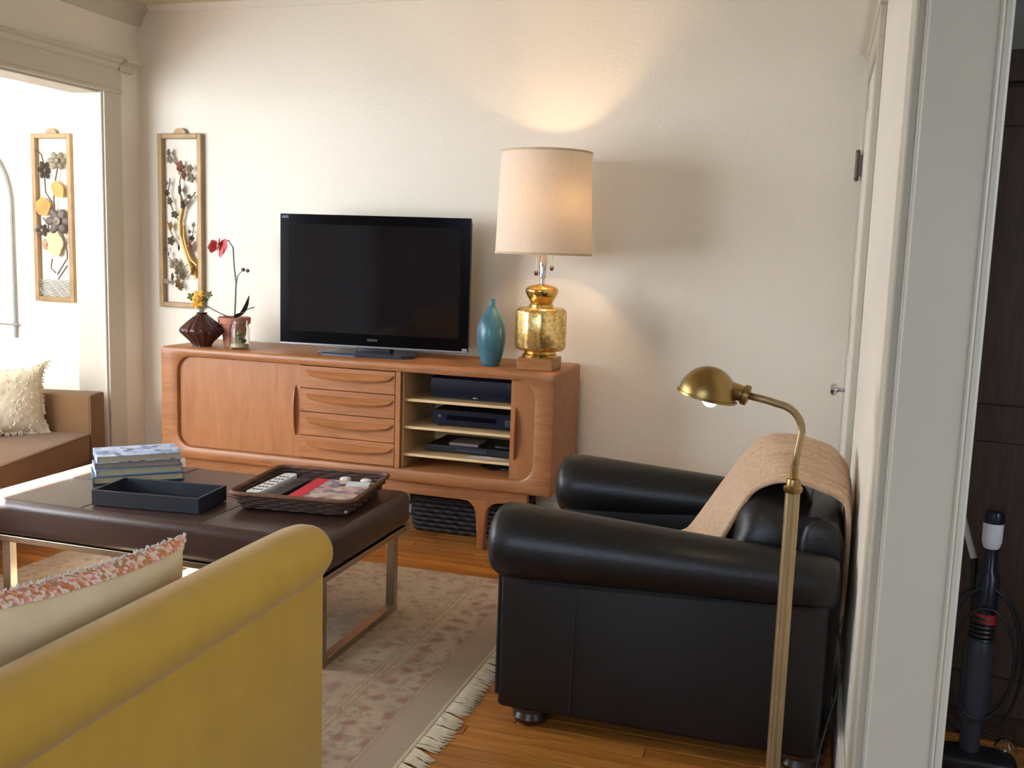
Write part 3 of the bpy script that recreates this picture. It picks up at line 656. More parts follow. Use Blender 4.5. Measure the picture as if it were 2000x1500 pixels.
sh = obj('shade', MB().loops([rg(sr0, sz0), rg(sr1, sz1), rg(sr1-0.002, sz1), rg(sr0-0.002, sz0)], close=True), 'shade', tl, True)
obj('rim_tape', MB().loops([rg(sr1+0.0015, sz1-0.008), rg(sr1+0.0015, sz1+0.001), rg(sr1-0.003, sz1+0.001), rg(sr1-0.003, sz1-0.008)], close=True), 'shade_trim', sh, True)
obj('rim_tape', MB().loops([rg(sr0+0.0015, sz0-0.001), rg(sr0+0.0015, sz0+0.008), rg(sr0-0.003, sz0+0.008), rg(sr0-0.003, sz0-0.001)], close=True), 'shade_trim', sh, True)
sp_ = MB()
for a in (0, 2*PI/3, 4*PI/3): sp_.tube([(LX, LY, 1.725), (LX+(sr1-0.003)*math.cos(a), LY+(sr1-0.003)*math.sin(a), 1.727)], 0.002, 6)
obj('spider', sp_, 'brass', tl)
for dx in (-0.045, 0.06):
    so_ = obj('socket', MB().tube([(LX, LY, 1.40), (LX+dx*0.6, LY, 1.42), (LX+dx, LY, 1.46)], [0.008, 0.012, 0.014], 10), 'brass', tl, True)
    bu = MB().sell((LX+dx*1.15, LY-0.005, 1.505), (0.03, 0.03, 0.042), 1, 1, 20, 12)
    obj('bulb', bu, 'bulb' if dx > 0 else 'white_plastic', so_, True, angle=180)
pl_ = bpy.data.lights.new('table_lamp_light', 'POINT'); pl_.energy = 12.0; pl_.color = (1, 0.68, 0.40); pl_.shadow_soft_size = 0.035
plo = bpy.data.objects.new('table_lamp_light', pl_); COL.objects.link(plo); plo.location = (LX+0.075, LY-0.05, 1.52)

# ------------------------------------------------------------------ vases and plants on the sideboard
bvp = [(0, 0), (0.034, 0.0), (0.040, 0.008), (0.052, 0.05), (0.062, 0.10), (0.064, 0.14), (0.058, 0.18), (0.044, 0.215), (0.026, 0.245), (0.015, 0.265), (0.012, 0.283), (0.014, 0.292), (0.012, 0.295), (0.009, 0.288), (0.008, 0.25), (0, 0.25)]
tag(obj('bottle_vase', MB().lathe(bvp, 36, (-1.367, 4.10, CZ1)), 'blue_glaze', None, True, angle=180), 'teal blue bottle vase with slender neck between television and lamp', 'vase')
rv = thing('ribbed_vase', 'dark brown diamond-shaped ribbed vase at the left of the sideboard', 'vase', (-2.825, 4.08, CZ1))
rf = lambda a, z: 1+0.035*math.cos(16*a+z*30)
obj('vase_body', MB().lathe([(0, 0), (0.044, 0), (0.043, 0.006), (0.054, 0.022), (0.080, 0.048), (0.098, 0.066), (0.103, 0.077), (0.098, 0.088), (0.07, 0.116), (0.044, 0.138), (0.028, 0.150), (0.022, 0.158), (0.026, 0.163), (0.020, 0.163), (0.016, 0.15), (0, 0.14)], 96, (-2.825, 4.08, CZ1), fn=rf), 'brown_glaze', rv, True, angle=60)
fb = thing('yellow_flowers', 'small bunch of yellow flowers in the dark brown ribbed vase', 'flowers', (-2.825, 4.08, 0.95))
def blossom(c, r, n=5, tilt=(0, 0, 0), petal=0.6):
    mb = MB()
    from mathutils import Euler
    e = Euler(tilt).to_matrix()
    for i in range(n):
        a = 2*PI*i/n; d = Vector((math.cos(a), math.sin(a), 0)); q = MB().sell((0, 0, 0), (r*0.5, r*petal*0.55, r*0.12), 1, 1, 8, 6)
        q.xf(lambda p: e @ (Matrix.Rotation(a, 3, 'Z') @ p + d*r*0.5+Vector((0, 0, r*0.1)))+Vector(c)); mb.add(q.v, q.f)
    mb.add(*(lambda q: (q.v, q.f))(MB().sell(c, (r*0.2, r*0.2, r*0.2), 1, 1, 8, 6))); return mb
for dx, dz, mt, r in ((-0.055, 0.235, 'greenbud', 0.022), (-0.01, 0.24, 'yellow', 0.034), (0.012, 0.222, 'yellow', 0.03), (0.03, 0.228, 'greenbud', 0.02), (0.052, 0.25, 'greenbud', 0.02), (-0.012, 0.205, 'yellow', 0.028), (-0.025, 0.215, 'greenbud', 0.018)):
    c = (-2.825+dx, 4.065+random.uniform(-0.015, 0.01), CZ1+dz)
    st = obj('flower_stem', MB().tube([(-2.825, 4.08, CZ1+0.145), (-2.825+dx*0.3, 4.078, CZ1+0.18), c], 0.0022, 5), 'stem', fb, True)
    obj('flower_head', blossom(c, r, 5, (PI/2-0.3, 0.2, random.random())), mt, st, True)
op = thing('orchid', 'pink orchid in a weathered terracotta pot beside the brown vase', 'potted plant', (-2.705, 4.16, CZ1))
PX, PY = -2.705, 4.17
obj('pot', MB().lathe([(0, 0), (0.050, 0), (0.056, 0.05), (0.066, 0.10), (0.068, 0.11), (0.076, 0.112), (0.078, 0.140), (0.074, 0.142), (0.066, 0.13), (0.064, 0.12), (0, 0.118)], 40, (PX, PY, CZ1)), 'terracotta', op, True)
obj('potting_bark', MB().lathe([(0, 0.128), (0.04, 0.127), (0.065, 0.12)], 24, (PX, PY, CZ1)), 'soil', op, True)
st = obj('flower_spike', MB().tube([(PX, PY, 0.93), (PX+0.006, PY, 1.03), (PX+0.010, PY, 1.12), (PX+0.006, PY-0.01, 1.20), (PX+0.008, PY-0.02, 1.285), (PX-0.01, PY-0.03, 1.318), (PX-0.06, PY-0.035, 1.305), (PX-0.11, PY-0.04, 1.285)], [0.0045, 0.004, 0.004, 0.0035, 0.003, 0.003, 0.0025, 0.002], 7), 'stem', op, True)
obj('side_spike', MB().tube([(PX+0.010, PY, 1.10), (PX+0.022, PY-0.005, 1.15), (PX+0.05, PY-0.01, 1.178), (PX+0.078, PY-0.01, 1.180)], [0.003, 0.0026, 0.002, 0.0015], 6), 'stem', op, True)
for dx, dz in ((0.056, 1.182), (0.08, 1.178)): obj('bud', MB().sell((PX+dx, PY-0.01, dz), (0.010, 0.009, 0.009), 1, 1, 10, 8), 'art_dark', op, True, angle=180)
for dx, dz, r in ((-0.026, 1.288, 0.040), (-0.052, 1.298, 0.034), (-0.084, 1.288, 0.034), (-0.036, 1.270, 0.036)):
    obj('orchid_flower', blossom((PX+dx, PY-0.045, dz), r, 5, (PI/2-0.2, 0.1, dx*20), 1.0), 'pink', op, True)
obj('bud', MB().sell((PX-0.112, PY-0.04, 1.282), (0.007, 0.007, 0.008), 1, 1, 10, 8), 'art_dark', op, True, angle=180)
def leaf(p0, p1, p2, w_, name='leaf'):
    p0, p1, p2 = map(Vector, (p0, p1, p2)); L = []
    for i in range(11):
        u = i/10; p = p0*(1-u)**2+p1*2*u*(1-u)+p2*u*u; t = ((p1-p0)*(1-u)+(p2-p1)*u).normalized(); s_ = t.cross(Vector((0, 0, 1))).normalized(); k_ = w_*math.sin(PI*min(1, 0.08+u*0.9))**0.7
        nn = s_.cross(t)*0.004
        L.append([tuple(p-s_*k_), tuple(p-nn), tuple(p+s_*k_), tuple(p+nn*0.3)])
    return MB().loops(L, cap=True)
obj('leaf', leaf((PX, PY, 0.95), (PX+0.07, PY-0.02, 0.96), (PX+0.10, PY-0.03, 1.06), 0.016), 'leaf', op, True)
obj('leaf', leaf((PX, PY, 0.95), (PX+0.05, PY-0.05, 0.975), (PX+0.105, PY-0.08, 0.985), 0.012), 'leaf', op, True)
obj('leaf', leaf((PX, PY, 0.945), (PX-0.05, PY-0.04, 0.965), (PX-0.115, PY-0.06, 1.005), 0.011), 'leaf', op, True)
obj('leaf', leaf((PX, PY, 0.945), (PX+0.03, PY+0.04, 0.99), (PX+0.06, PY+0.08, 1.0), 0.014), 'leaf', op, True)
jr = thing('glass_jar', 'clear glass jar with green moss in front of the terracotta pot', 'jar', (-2.615, 4.075, CZ1))
JX, JYY = -2.616, 4.075
obj('jar_glass', MB().lathe([(0.0, 0.001), (0.044, 0.001), (0.047, 0.008), (0.047, 0.095), (0.040, 0.112), (0.037, 0.118), (0.037, 0.135), (0.034, 0.135), (0.034, 0.118), (0.044, 0.094), (0.044, 0.010), (0, 0.008)], 36, (JX, JYY, CZ1)), 'glass', jr, True)
mo = MB()
for q in range(16):
    a = random.uniform(0, 2*PI); r = random.uniform(0, 0.022); mo.sell((JX+r*math.cos(a), JYY+r*math.sin(a), CZ1+0.03+random.uniform(0, 0.05)), (0.012, 0.012, 0.010), 1, 1, 8, 6)
obj('moss', mo, 'greenbud', jr, True)
obj('pebbles', MB().lathe([(0, 0.010), (0.042, 0.0105), (0.042, 0.026), (0.02, 0.030), (0, 0.028)], 24, (JX, JYY, CZ1)), 'pages', jr, True)

# ------------------------------------------------------------------ wall art (two open-work metal panels)
def art_frame(root, cx, z0, z1, w_, y):
    fw, d = 0.026, 0.028; x0, x1 = cx-w_/2, cx+w_/2
    for a in ((x0, x0+fw, z0, z1), (x1-fw, x1, z0, z1), (x0+fw, x1-fw, z0, z0+fw), (x0+fw, x1-fw, z1-fw, z1)):
        obj('frame_bar', MB().box(a[0], a[1], y-d, y, a[2], a[3], 0.004), 'frame_gold', root)
    cm_ = MB().prism([(cx+0.036*math.cos(PI*i/12), z1-0.002+0.03*math.sin(PI*i/12)) for i in range(13)], 'y', y-0.02, y-0.002)
    obj('crest', cm_, 'frame_gold', root)
ay = YB-0.004
A1 = thing('wall_panel', 'gilt framed metal plum-branch panel on the wall beside the television', 'wall art', (-3.195, YB-0.02, 0.95))
acx = -3.195; art_frame(A1, acx, 0.962, 1.852, 0.262, ay)
yb = ay-0.022
def V(u, v): return (acx-0.105+0.21*u, yb, 0.985+0.845*v)      # u,v inside the frame
obj('trunk', MB().tube([V(0.98, 0.16), V(0.82, 0.22), V(0.66, 0.32), V(0.52, 0.42), V(0.50, 0.50), V(0.58, 0.58), V(0.52, 0.66)], [0.017, 0.017, 0.014, 0.012, 0.011, 0.011, 0.006], 8, sq=0.5), 'art_gold', A1, True)
obj('trunk', MB().tube([V(0.98, 0.24), V(0.82, 0.27), V(0.70, 0.33), V(0.62, 0.40), V(0.60, 0.48)], [0.010, 0.011, 0.009, 0.008, 0.004], 8, sq=0.5), 'art_gold', A1, True)
for pts in ([V(0.52, 0.64), V(0.50, 0.74), V(0.56, 0.80)], [V(0.05, 0.93), V(0.25, 0.88), V(0.42, 0.84), V(0.5, 0.78)], [V(0.52, 0.48), V(0.3, 0.56), V(0.15, 0.66), V(0.22, 0.76)], [V(0.5, 0.55), V(0.75, 0.62), V(0.95, 0.68)], [V(0.62, 0.34), V(0.82, 0.38), V(0.9, 0.5)], [V(0.70, 0.24), V(0.45, 0.2), V(0.15, 0.28)], [V(0.72, 0.2), V(0.45, 0.14), V(0.1, 0.12)], [V(0.45, 0.36), V(0.25, 0.42), V(0.12, 0.5)]):
    obj('twig', MB().tube(pts, 0.0032, 6), 'art_brown', A1, True)
sp_b = [(0.20, 0.91, .026, 'art_brown'), (0.24, 0.87, .022, 'art_brown'), (0.52, 0.83, .036, 'art_pink'), (0.62, 0.78, .034, 'art_pink'), (0.80, 0.82, .022, 'art_brown'), (0.84, 0.76, .026, 'art_brown'), (0.50, 0.69, .032, 'art_dark'),
        (0.14, 0.67, .02, 'art_dark'), (0.12, 0.73, .014, 'art_dark'), (0.22, 0.62, .024, 'art_brown'), (0.36, 0.54, .022, 'art_dark'), (0.78, 0.65, .015, 'art_dark'), (0.68, 0.62, .018, 'art_dark'), (0.60, 0.60, .028, 'art_brown'), (0.22, 0.47, .028, 'art_gold'),
        (0.24, 0.38, .028, 'art_brown'), (0.46, 0.34, .02, 'art_dark'), (0.90, 0.48, .014, 'art_dark'), (0.78, 0.44, .012, 'art_dark'), (0.84, 0.40, .018, 'art_dark'), (0.76, 0.35, .036, 'art_pink'), (0.16, 0.30, .014, 'art_dark'), (0.06, 0.33, .014, 'art_dark'),
        (0.34, 0.24, .034, 'art_brown'), (0.46, 0.20, .03, 'art_brown'), (0.56, 0.17, .026, 'art_brown'), (0.26, 0.16, .024, 'art_brown'), (0.10, 0.13, .02, 'art_brown'), (0.42, 0.12, .03, 'art_gold'), (0.50, 0.10, .024, 'art_brown'), (0.86, 0.20, .03, 'art_gold')]
for u, v, r, mt in sp_b:
    c = V(u, v); obj('blossom', blossom((c[0], c[1]-0.006, c[2]), r*0.92, 5, (PI/2, 0, random.random()*2), 0.75), mt, A1, True)
A2 = thing('wall_panel', 'gilt framed metal lotus panel on the sunlit wall of the side room', 'wall art', (-4.0, YB-0.02, 0.95))
acx = -4.003; art_frame(A2, acx, 0.955, 1.855, 0.258, ay)
def leafplate(c, w_, h_, rot, mt, nm='lotus_leaf'):
    pts = []
    for i in range(20):
        a = 2*PI*i/20; k_ = 1+0.08*math.cos(5*a); x = w_*k_*math.cos(a)*(0.75+0.25*abs(math.cos(a))); z = h_*k_*math.sin(a)
        pts.append((c[0]+x*math.cos(rot)-z*math.sin(rot), c[2]+x*math.sin(rot)+z*math.cos(rot)))
    return obj(nm, MB().prism(pts, 'y', c[1]-0.006, c[1]), mt, A2)
leafplate(V(0.70, 0.68), 0.05, 0.036, -0.9, 'art_gold'); leafplate(V(0.22, 0.57), 0.05, 0.05, 0.3, 'art_gold')
leafplate(V(0.55, 0.34), 0.055, 0.072, 0.1, 'maple'); leafplate(V(0.25, 0.33), 0.018, 0.03, 0.2, 'art_pink')
for u, v, r, mt in ((0.72, 0.86, .036, 'art_brown'), (0.30, 0.80, .036, 'art_dark'), (0.68, 0.48, .052, 'art_dark'), (0.19, 0.42, .026, 'art_dark')):
    c = V(u, v); obj('lotus_flower', blossom((c[0], c[1]-0.008, c[2]), r*1.45, 6, (PI/2, 0, u*5), 0.6), mt, A2, True)
    obj('lotus_heart', MB().sell((c[0], c[1]-0.014, c[2]), (r*0.45, 0.006, r*0.45), 1, 1, 12, 8), 'art_brown', A2, True)
for pts in ([V(0.03, 0.93), V(0.2, 0.9), V(0.3, 0.82)], [V(0.72, 0.84), V(0.62, 0.74), V(0.55, 0.62), V(0.58, 0.5)], [V(0.28, 0.78), V(0.3, 0.66), V(0.5, 0.6)], [V(0.2, 0.5), V(0.35, 0.46), V(0.4, 0.36)], [V(0.66, 0.44), V(0.8, 0.40), V(0.92, 0.3), V(0.93, 0.24)], [V(0.45, 0.24), V(0.4, 0.18), V(0.55, 0.15)], [V(0.6, 0.14), V(0.9, 0.24)], [V(0.62, 0.11), V(0.92, 0.2)]):
    obj('stalk', MB().tube(pts, 0.0036, 6), 'art_dark', A2, True)
for q in range(9):
    v = 0.005+0.012*q; obj('water_line', MB().tube([V(0.02+0.96*i/16, v+0.006*math.sin(i*1.2+q)) for i in range(17)], 0.0022, 5), 'art_grey', A2, True)

# thin metal arch on the sunroom wall
ar = thing('wall_arch', 'thin grey metal arch with a cross bar on the sunlit side-room wall', 'wall decor', (-4.53, YB-0.02, 0.74))
arc = [(-4.29, YB-0.015, 0.74)]+[(-4.53+0.24*math.cos(PI*i/20), YB-0.015, 1.47+0.33*math.sin(PI*i/20)) for i in range(21)]+[(-4.77, YB-0.015, 0.74)]
obj('arch_bar', MB().tube(arc, 0.008, 8), 'iron', ar, True)
obj('cross_bar', MB().tube([(-4.80, YB-0.015, 0.812), (-4.26, YB-0.015, 0.812)], 0.004, 6), 'iron', ar, True)
for x in (-4.29, -4.77): obj('knob', MB().sell((x, YB-0.015, 0.812), (0.016, 0.012, 0.016), 1, 1, 12, 8), 'iron', ar, True, angle=180)

# ------------------------------------------------------------------ ottoman table
ot = thing('ottoman_table', 'dark brown leather topped ottoman table with steel sled legs', 'ottoman', (-2.04, 2.93, 0))
OX0, OX1, OY0, OY1 = -2.72, -1.385, 2.585, 3.29
cush = MB(); bm = bmesh.new(); bmesh.ops.create_cube(bm, size=1)
for v in bm.verts: v.co = Vector(((OX0+OX1)/2+v.co.x*(OX1-OX0), (OY0+OY1)/2+v.co.y*(OY1-OY0), 0.3675+v.co.z*0.125))
bmesh.ops.bevel(bm, geom=bm.edges[:], offset=0.032, segments=5, affect='EDGES', profile=0.5)
cush.from_bm(bm); obj('leather_top', cush, 'brown_leather', ot, True)
for xs in (-2.28, -1.83): obj('seam', MB().tube([(xs, OY0+0.004, 0.40), (xs, OY0+0.03, 0.4295), (xs, OY1-0.03, 0.4295), (xs, OY1-0.004, 0.40)], 0.0022, 6), 'brown_leather', ot, True)
obj('seam', MB().tube([(OX0+0.03, 2.94, 0.4295), (OX1-0.03, 2.94, 0.4295)], 0.0022, 6), 'brown_leather', ot, True)
for y0 in (OY0+0.012, OY1-0.042): obj('frame_rail', MB().box(OX0+0.02, OX1-0.005, y0, y0+0.03, 0.283, 0.305, 0.002), 'steel', ot)
for x0 in (-2.615, -1.425):
    for y0 in (OY0+0.03, 3.155): obj('leg', MB().box(x0, x0+0.032, y0, y0+0.032, 0.03, 0.284, 0.002), 'steel', ot)
    obj('sled_bar', MB().box(x0, x0+0.032, OY0+0.03, 3.187, 0.009, 0.034, 0.002), 'steel', ot)
    obj('frame_rail', MB().box(x0, x0+0.032, OY0+0.042, OY1-0.042, 0.283, 0.303, 0.002), 'steel', ot)
TZ = 0.4325
# books
bcx, bcy, brz = -2.395, 3.045, math.radians(42)
bks = [(0.315, 0.19, 0.027, 'bookblue', 'pages', 0.0, 'slate blue hardback at the bottom of the book stack on the ottoman'),
       (0.300, 0.18, 0.026, 'bookteal', 'pages', 0.04, 'pale blue hardback with cream pages, second from the bottom of the stack'),
       (0.295, 0.18, 0.022, 'bookgrey', 'pages_g', -0.02, 'mauve grey book, second from the top of the stack'),
       (0.292, 0.175, 0.025, 'bookcover', 'pages', 0.05, 'blue and white printed book on top of the stack on the ottoman')]
z = TZ
for w_, d_, h_, cv, pg, dr_, lb in bks:
    r = thing('book', lb, 'book', (bcx, bcy, z), brz+dr_, 'stacked books on the ottoman')
    obj('cover', MB().box(-w_/2, w_/2, -d_/2, d_/2, 0, 0.003).box(-w_/2, w_/2, -d_/2, d_/2, h_-0.003, h_).box(-w_/2, -w_/2+0.004, -d_/2, d_/2, 0.003, h_-0.003), cv, r, world=False)
    obj('pages', MB().box(-w_/2+0.004, w_/2-0.006, -d_/2+0.005, d_/2-0.005, 0.0032, h_-0.0032), pg, r, world=False)
    z += h_+0.0003
# black tray
trc = thing('tray', 'empty rectangular charcoal wooden tray on the ottoman in front of the books', 'tray', (-2.085, 2.765, TZ), math.radians(6.5))
tw, td, th, tt = 0.385, 0.195, 0.052, 0.009
obj('tray_floor', MB().box(-tw/2+tt, tw/2-tt, -td/2+tt, td/2-tt, 0, 0.006), 'tray_in', trc, world=False)
for a in ((-tw/2, tw/2, -td/2, -td/2+tt), (-tw/2, tw/2, td/2-tt, td/2), (-tw/2, -tw/2+tt, -td/2+tt, td/2-tt), (tw/2-tt, tw/2, -td/2+tt, td/2-tt)):
    obj('tray_side', MB().box(a[0], a[1], a[2], a[3], 0, th, 0.0015), 'tray', trc, world=False)
# wicker tray basket with contents
bq = thing('basket_tray', 'shallow brown wicker basket tray holding remotes and a book on the ottoman', 'basket', (-1.64, 3.02, TZ), 0)
brz2 = math.radians(7)
basket(bq, -1.645, 3.015, TZ+0.004, TZ+0.058, 0.37, 0.37, 0.43, 0.43, 6, 'wicker', 'wicker_rim', brz2, 0.005)
def rot2(x, y): return (-1.645+x*math.cos(brz2)-y*math.sin(brz2), 3.015+x*math.sin(brz2)+y*math.cos(brz2))
def remote(nm, lb, x, y, z, rz, w_, l_, body, keys):
    X, Y = rot2(x, y); r = thing(nm, lb, 'remote', (X, Y, z), brz2+rz)
    obj('body', MB().prism(rrect(-w_/2, w_/2, -l_/2, l_/2, w_*0.3, 4), 'z', 0, 0.018), body, r, True, world=False)
    kk = MB().box(-0.005, 0.005, -0.004, 0.004, 0.018, 0.020, 0.001, 1)
    k0 = None
    for i in range(3):
        for j in range(6):
            if k0 is None: k0 = obj('key', kk, keys, r, world=False); o = k0
            else: o = copy_part(k0, r)
            o.location = ((i-1)*w_*0.27, -l_*0.36+j*l_*0.13, 0)
remote('remote_control', 'white remote control at the left of the wicker tray', -0.145, -0.01, TZ+0.034, -0.06, 0.05, 0.30, 'white_plastic', 'grey_plastic')
remote('remote_control', 'black remote control beside the white one in the wicker tray', -0.075, -0.03, TZ+0.030, -0.06, 0.052, 0.26, 'black_plastic', 'grey_plastic')
X, Y = rot2(0.075, -0.02)
nb = thing('magazine', 'photo-covered book with a red spine in the wicker tray', 'book', (X, Y, TZ+0.012), brz2)
obj('pages', MB().box(-0.105, 0.115, -0.165, 0.145, 0.002, 0.028), 'paper', nb, world=False)
obj('cover', MB().box(-0.06, 0.118, -0.168, 0.148, 0.028, 0.031), 'magcover', nb, world=False)
obj('spine', MB().box(-0.112, -0.06, -0.169, 0.149, 0.0, 0.0315, 0.002), 'red_cloth', nb, world=False)
for x, y, a, lb in ((0.06, 0.165, 0.2, 'small white pebble-like piece behind the red-spined book'), (0.14, 0.16, -0.3, 'second small white piece near the far right corner of the tray')):
    X, Y = rot2(x, y); o = obj('coaster', MB().lathe([(0, 0), (0.020, 0), (0.021, 0.006), (0.016, 0.010), (0, 0.011)], 20), 'paper', None, True); o.location = (X, Y, TZ+0.035); tag(o, lb, 'coaster')
X, Y = rot2(0.14, 0.075); o = obj('note_card', MB().box(-0.04, 0.04, -0.03, 0.03, 0, 0.004), 'white_plastic'); o.location = (X, Y, TZ+0.044); o.rotation_euler = (0, 0, 0.3); tag(o, 'white card lying on the photo-covered book', 'card')

# ------------------------------------------------------------------ black armchair
ac = thing('armchair', 'black leather club armchair with rolled arms facing left beside the door wall', 'armchair', (-0.36, 2.9, 0))
def arm(yc, sgn):
    """sgn -1: outer side towards the camera"""
    y_out, y_in = yc+sgn*0.062, yc-sgn*0.075
    pn = MB().box(-0.785, 0.076, min(y_out, y_in), max(y_out, y_in), 0.055, 0.50, 0.015, 3)
    a = obj('arm', pn, 'black_leather', ac, True)
    Ls = []; n = 22
    st_ = [(-0.822, 0.30), (-0.818, 0.62), (-0.806, 0.84), (-0.785, 0.97), (-0.74, 1.0)]+[(-0.74+0.82*i/14, 1.0) for i in range(1, 14)]+[(0.078, 0.98), (0.092, 0.85), (0.096, 0.4)]
    for x, k_ in st_:
        u = (x+0.82)/0.92; r = (0.108-0.040*u)*k_; cz = 0.524-0.016*u
        Ls.append([(x, yc+sgn*0.010+r*1.08*math.cos(2*PI*i/n), cz+r*math.sin(2*PI*i/n)) for i in range(n)])
    obj('arm_roll', MB().loops(Ls, cap=True), 'black_leather', a, True, angle=75)
    pts = [(-0.70+0.74*i/10, y_out+sgn*0.004, 0.425+0.030*i/10) for i in range(11)]
    obj('piping', MB().tube(pts, 0.0045, 6), 'black_piping', a, True)
    obj('piping', MB().tube([(-0.57, y_out+sgn*0.001, 0.425), (-0.575, y_out+sgn*0.001, 0.07)], 0.0028, 6), 'black_piping', a, True)
    obj('piping', MB().tube([(-0.787, y_out-sgn*0.012, 0.43), (-0.789, y_out-sgn*0.012, 0.09)], 0.006, 6), 'black_piping', a, True)
    return a
arm(2.555, -1); arm(3.255, 1)
obj('seat_base', MB().box(-0.755, 0.06, 2.635, 3.175, 0.06, 0.29, 0.015, 3), 'black_leather', ac, True)
obj('seat_cushion', MB().sell((-0.44, 2.905, 0.36), (0.33, 0.265, 0.085), 0.35, 0.3, 40, 16), 'black_leather', ac, True, angle=180)
obj('chair_back', MB().prism([(-0.06, 0.10), (-0.075, 0.45), (-0.05, 0.60), (-0.02, 0.645), (0.03, 0.655), (0.085, 0.635), (0.105, 0.58), (0.10, 0.10)], 'y', 2.64, 3.17), 'black_leather', ac, True, angle=50)
obj('chair_back_wing', MB().sell((0.045, 2.635, 0.52), (0.055, 0.035, 0.13), 0.6, 0.6), 'black_leather', ac, True, angle=180)
obj('chair_back_wing', MB().sell((0.045, 3.175, 0.52), (0.055, 0.035, 0.13), 0.6, 0.6), 'black_leather', ac, True, angle=180)
def wr(p):
    x, y, z = p; k_ = 0.012*math.sin(38*y+26*z)*max(0, 1-abs(z-0.5)/0.13)
    return (x-k_+0.35*(z-0.55)*0.4, y, z+0.006*math.sin(30*y+x*25))
obj('back_cushion', MB().sell((-0.094, 2.905, 0.525), (0.116, 0.262, 0.188), 0.75, 0.62, 56, 30, fn=wr), 'black_leather', ac, True, angle=180)
for x in (-0.70, 0.03):
    for y in (2.555, 3.255): obj('bun_foot', MB().lathe([(0.036, 0.0), (0.046, 0.008), (0.052, 0.022), (0.046, 0.034), (0.044, 0.038), (0.060, 0.046), (0.060, 0.058)], 24, (x, y, 0)), 'footwood', ac, True)
# throw over the chair back
NP = [(-0.250, 0.460), (-0.222, 0.540), (-0.179, 0.629), (-0.142, 0.691), (-0.075, 0.730), (-0.022, 0.735), (0.031, 0.727), (0.084, 0.705), (0.116, 0.66), (0.120, 0.50), (0.114, 0.30), (0.095, 0.14), (0.07, 0.03)]
FP = [(-0.390, 0.452), (-0.353, 0.470), (-0.295, 0.562), (-0.238, 0.657), (-0.154, 0.777), (-0.065, 0.798), (0.025, 0.782), (0.086, 0.744), (0.119, 0.68), (0.121, 0.50), (0.121, 0.30), (0.115, 0.15), (0.10, 0.025)]
def cat(P, u):
    s_ = u*(len(P)-1); i = min(int(s_), len(P)-2); f = s_-i
    g = lambda k_: Vector(P[max(0, min(len(P)-1, k_))])
    p0, p1, p2, p3 = g(i-1), g(i), g(i+1), g(i+2)
    return 0.5*((2*p1)+(-p0+p2)*f+(2*p0-5*p1+4*p2-p3)*f*f+(-p0+3*p1-3*p2+p3)*f**3)
def thr(u, v):
    a, b_ = cat(NP, v), cat(FP, v); p = a.lerp(b_, u); wob = (0.006*math.sin(u*21+2.2*math.sin(v*6))+0.0035*math.sin(u*53+v*9))*(1-0.4*v)
    nz_ = mnoise.noise(Vector((u*5, v*9, 0.3))); nz2 = mnoise.noise(Vector((u*16, v*5, 4.0))); wob += 0.010*nz_*(1-0.7*v)+0.006*nz2
    yy = 2.70+0.35*u+0.012*math.sin(v*9+u*4)+0.010*mnoise.noise(Vector((u*2, v*14, 7.0)))-0.03*max(0, v-0.6)
    return (min(p[0]+wob*0.4, 0.126), yy, p[1]+wob)
to = tag(obj('throw_blanket', MB().grid(thr, 44, 70), 'throw', None, True, angle=180), 'tan knitted throw draped over the back of the black armchair', 'blanket')
sm = to.modifiers.new('thickness', 'SOLIDIFY'); sm.thickness = 0.012; sm.offset = -1

# ------------------------------------------------------------------ brass floor lamp
FX, FY = -0.03, 2.28
fp = thing('floor_lamp', 'brass pharmacy floor lamp with domed shade in front of the armchair', 'lamp', (FX, FY, 0))
obj('base', MB().lathe([(0.0, 0.0), (0.12, 0.0), (0.122, 0.008), (0.11, 0.018), (0.06, 0.026), (0.026, 0.034), (0.022, 0.045)], 48, (FX, FY, 0)), 'brass', fp, True)
obj('pole', MB().lathe([(0.0165, 0.035), (0.0165, 0.80)], 20, (FX, FY, 0)), 'brass_pole', fp, True)
obj('collar', MB().lathe([(0.0165, 0.795), (0.0205, 0.799), (0.0215, 0.808), (0.0165, 0.812), (0.0160, 0.822), (0.0145, 0.827), (0.009, 0.829), (0.009, 0.86)], 20, (FX, FY, 0)), 'brass', fp, True)
pts = [(FX, FY, 0.84), (FX+0.004, FY, 0.89), (FX+0.010, FY, 0.935)]
for i in range(1, 10):
    a = PI/2*i/9*0.94; pts.append((FX+0.010-0.060*(1-math.cos(a)), FY, 0.935+0.060*math.sin(a)))
pts += [(-0.10, FY, 1.0015), (-0.15, FY, 1.0105)]
obj('neck', MB().tube(pts, 0.0085, 12), 'brass_pole', fp, True, angle=180)
sk = MB().lathe([(0.0, -0.003), (0.014, -0.003), (0.0235, 0.0), (0.0235, 0.012), (0.0185, 0.015), (0.0190, 0.045), (0.021, 0.048), (0.021, 0.06), (0, 0.06)], 20)
ax = Vector((-1, 0, 0.30)).normalized(); ay_ = Vector((0, 1, 0)); az = ax.cross(ay_)
sk.xf(lambda p: Vector((-0.142, FY, 1.008))+ax*p.z+ay_*p.x+az*p.y); obj('socket', sk, 'brass', fp, True)
dm = MB(); R_ = 0.066; prof = [(R_*math.cos(PI/2*i/12)*1.0, R_*1.0*math.sin(PI/2*i/12)) for i in range(13)]
prof = [(R_+0.004, -0.004), (R_+0.004, 0.0)]+prof[:-1]+[(0.0005, R_)]; inner = [(max(0.0005, r-0.0025), z-0.002) for r, z in reversed(prof)]
dm.lathe(prof+inner, 40); ta = math.radians(11)
dm.xf(lambda p: Vector((-0.234+p.x*math.cos(ta)+p.z*math.sin(ta), FY+p.y, 1.004-p.x*math.sin(ta)+p.z*math.cos(ta))))
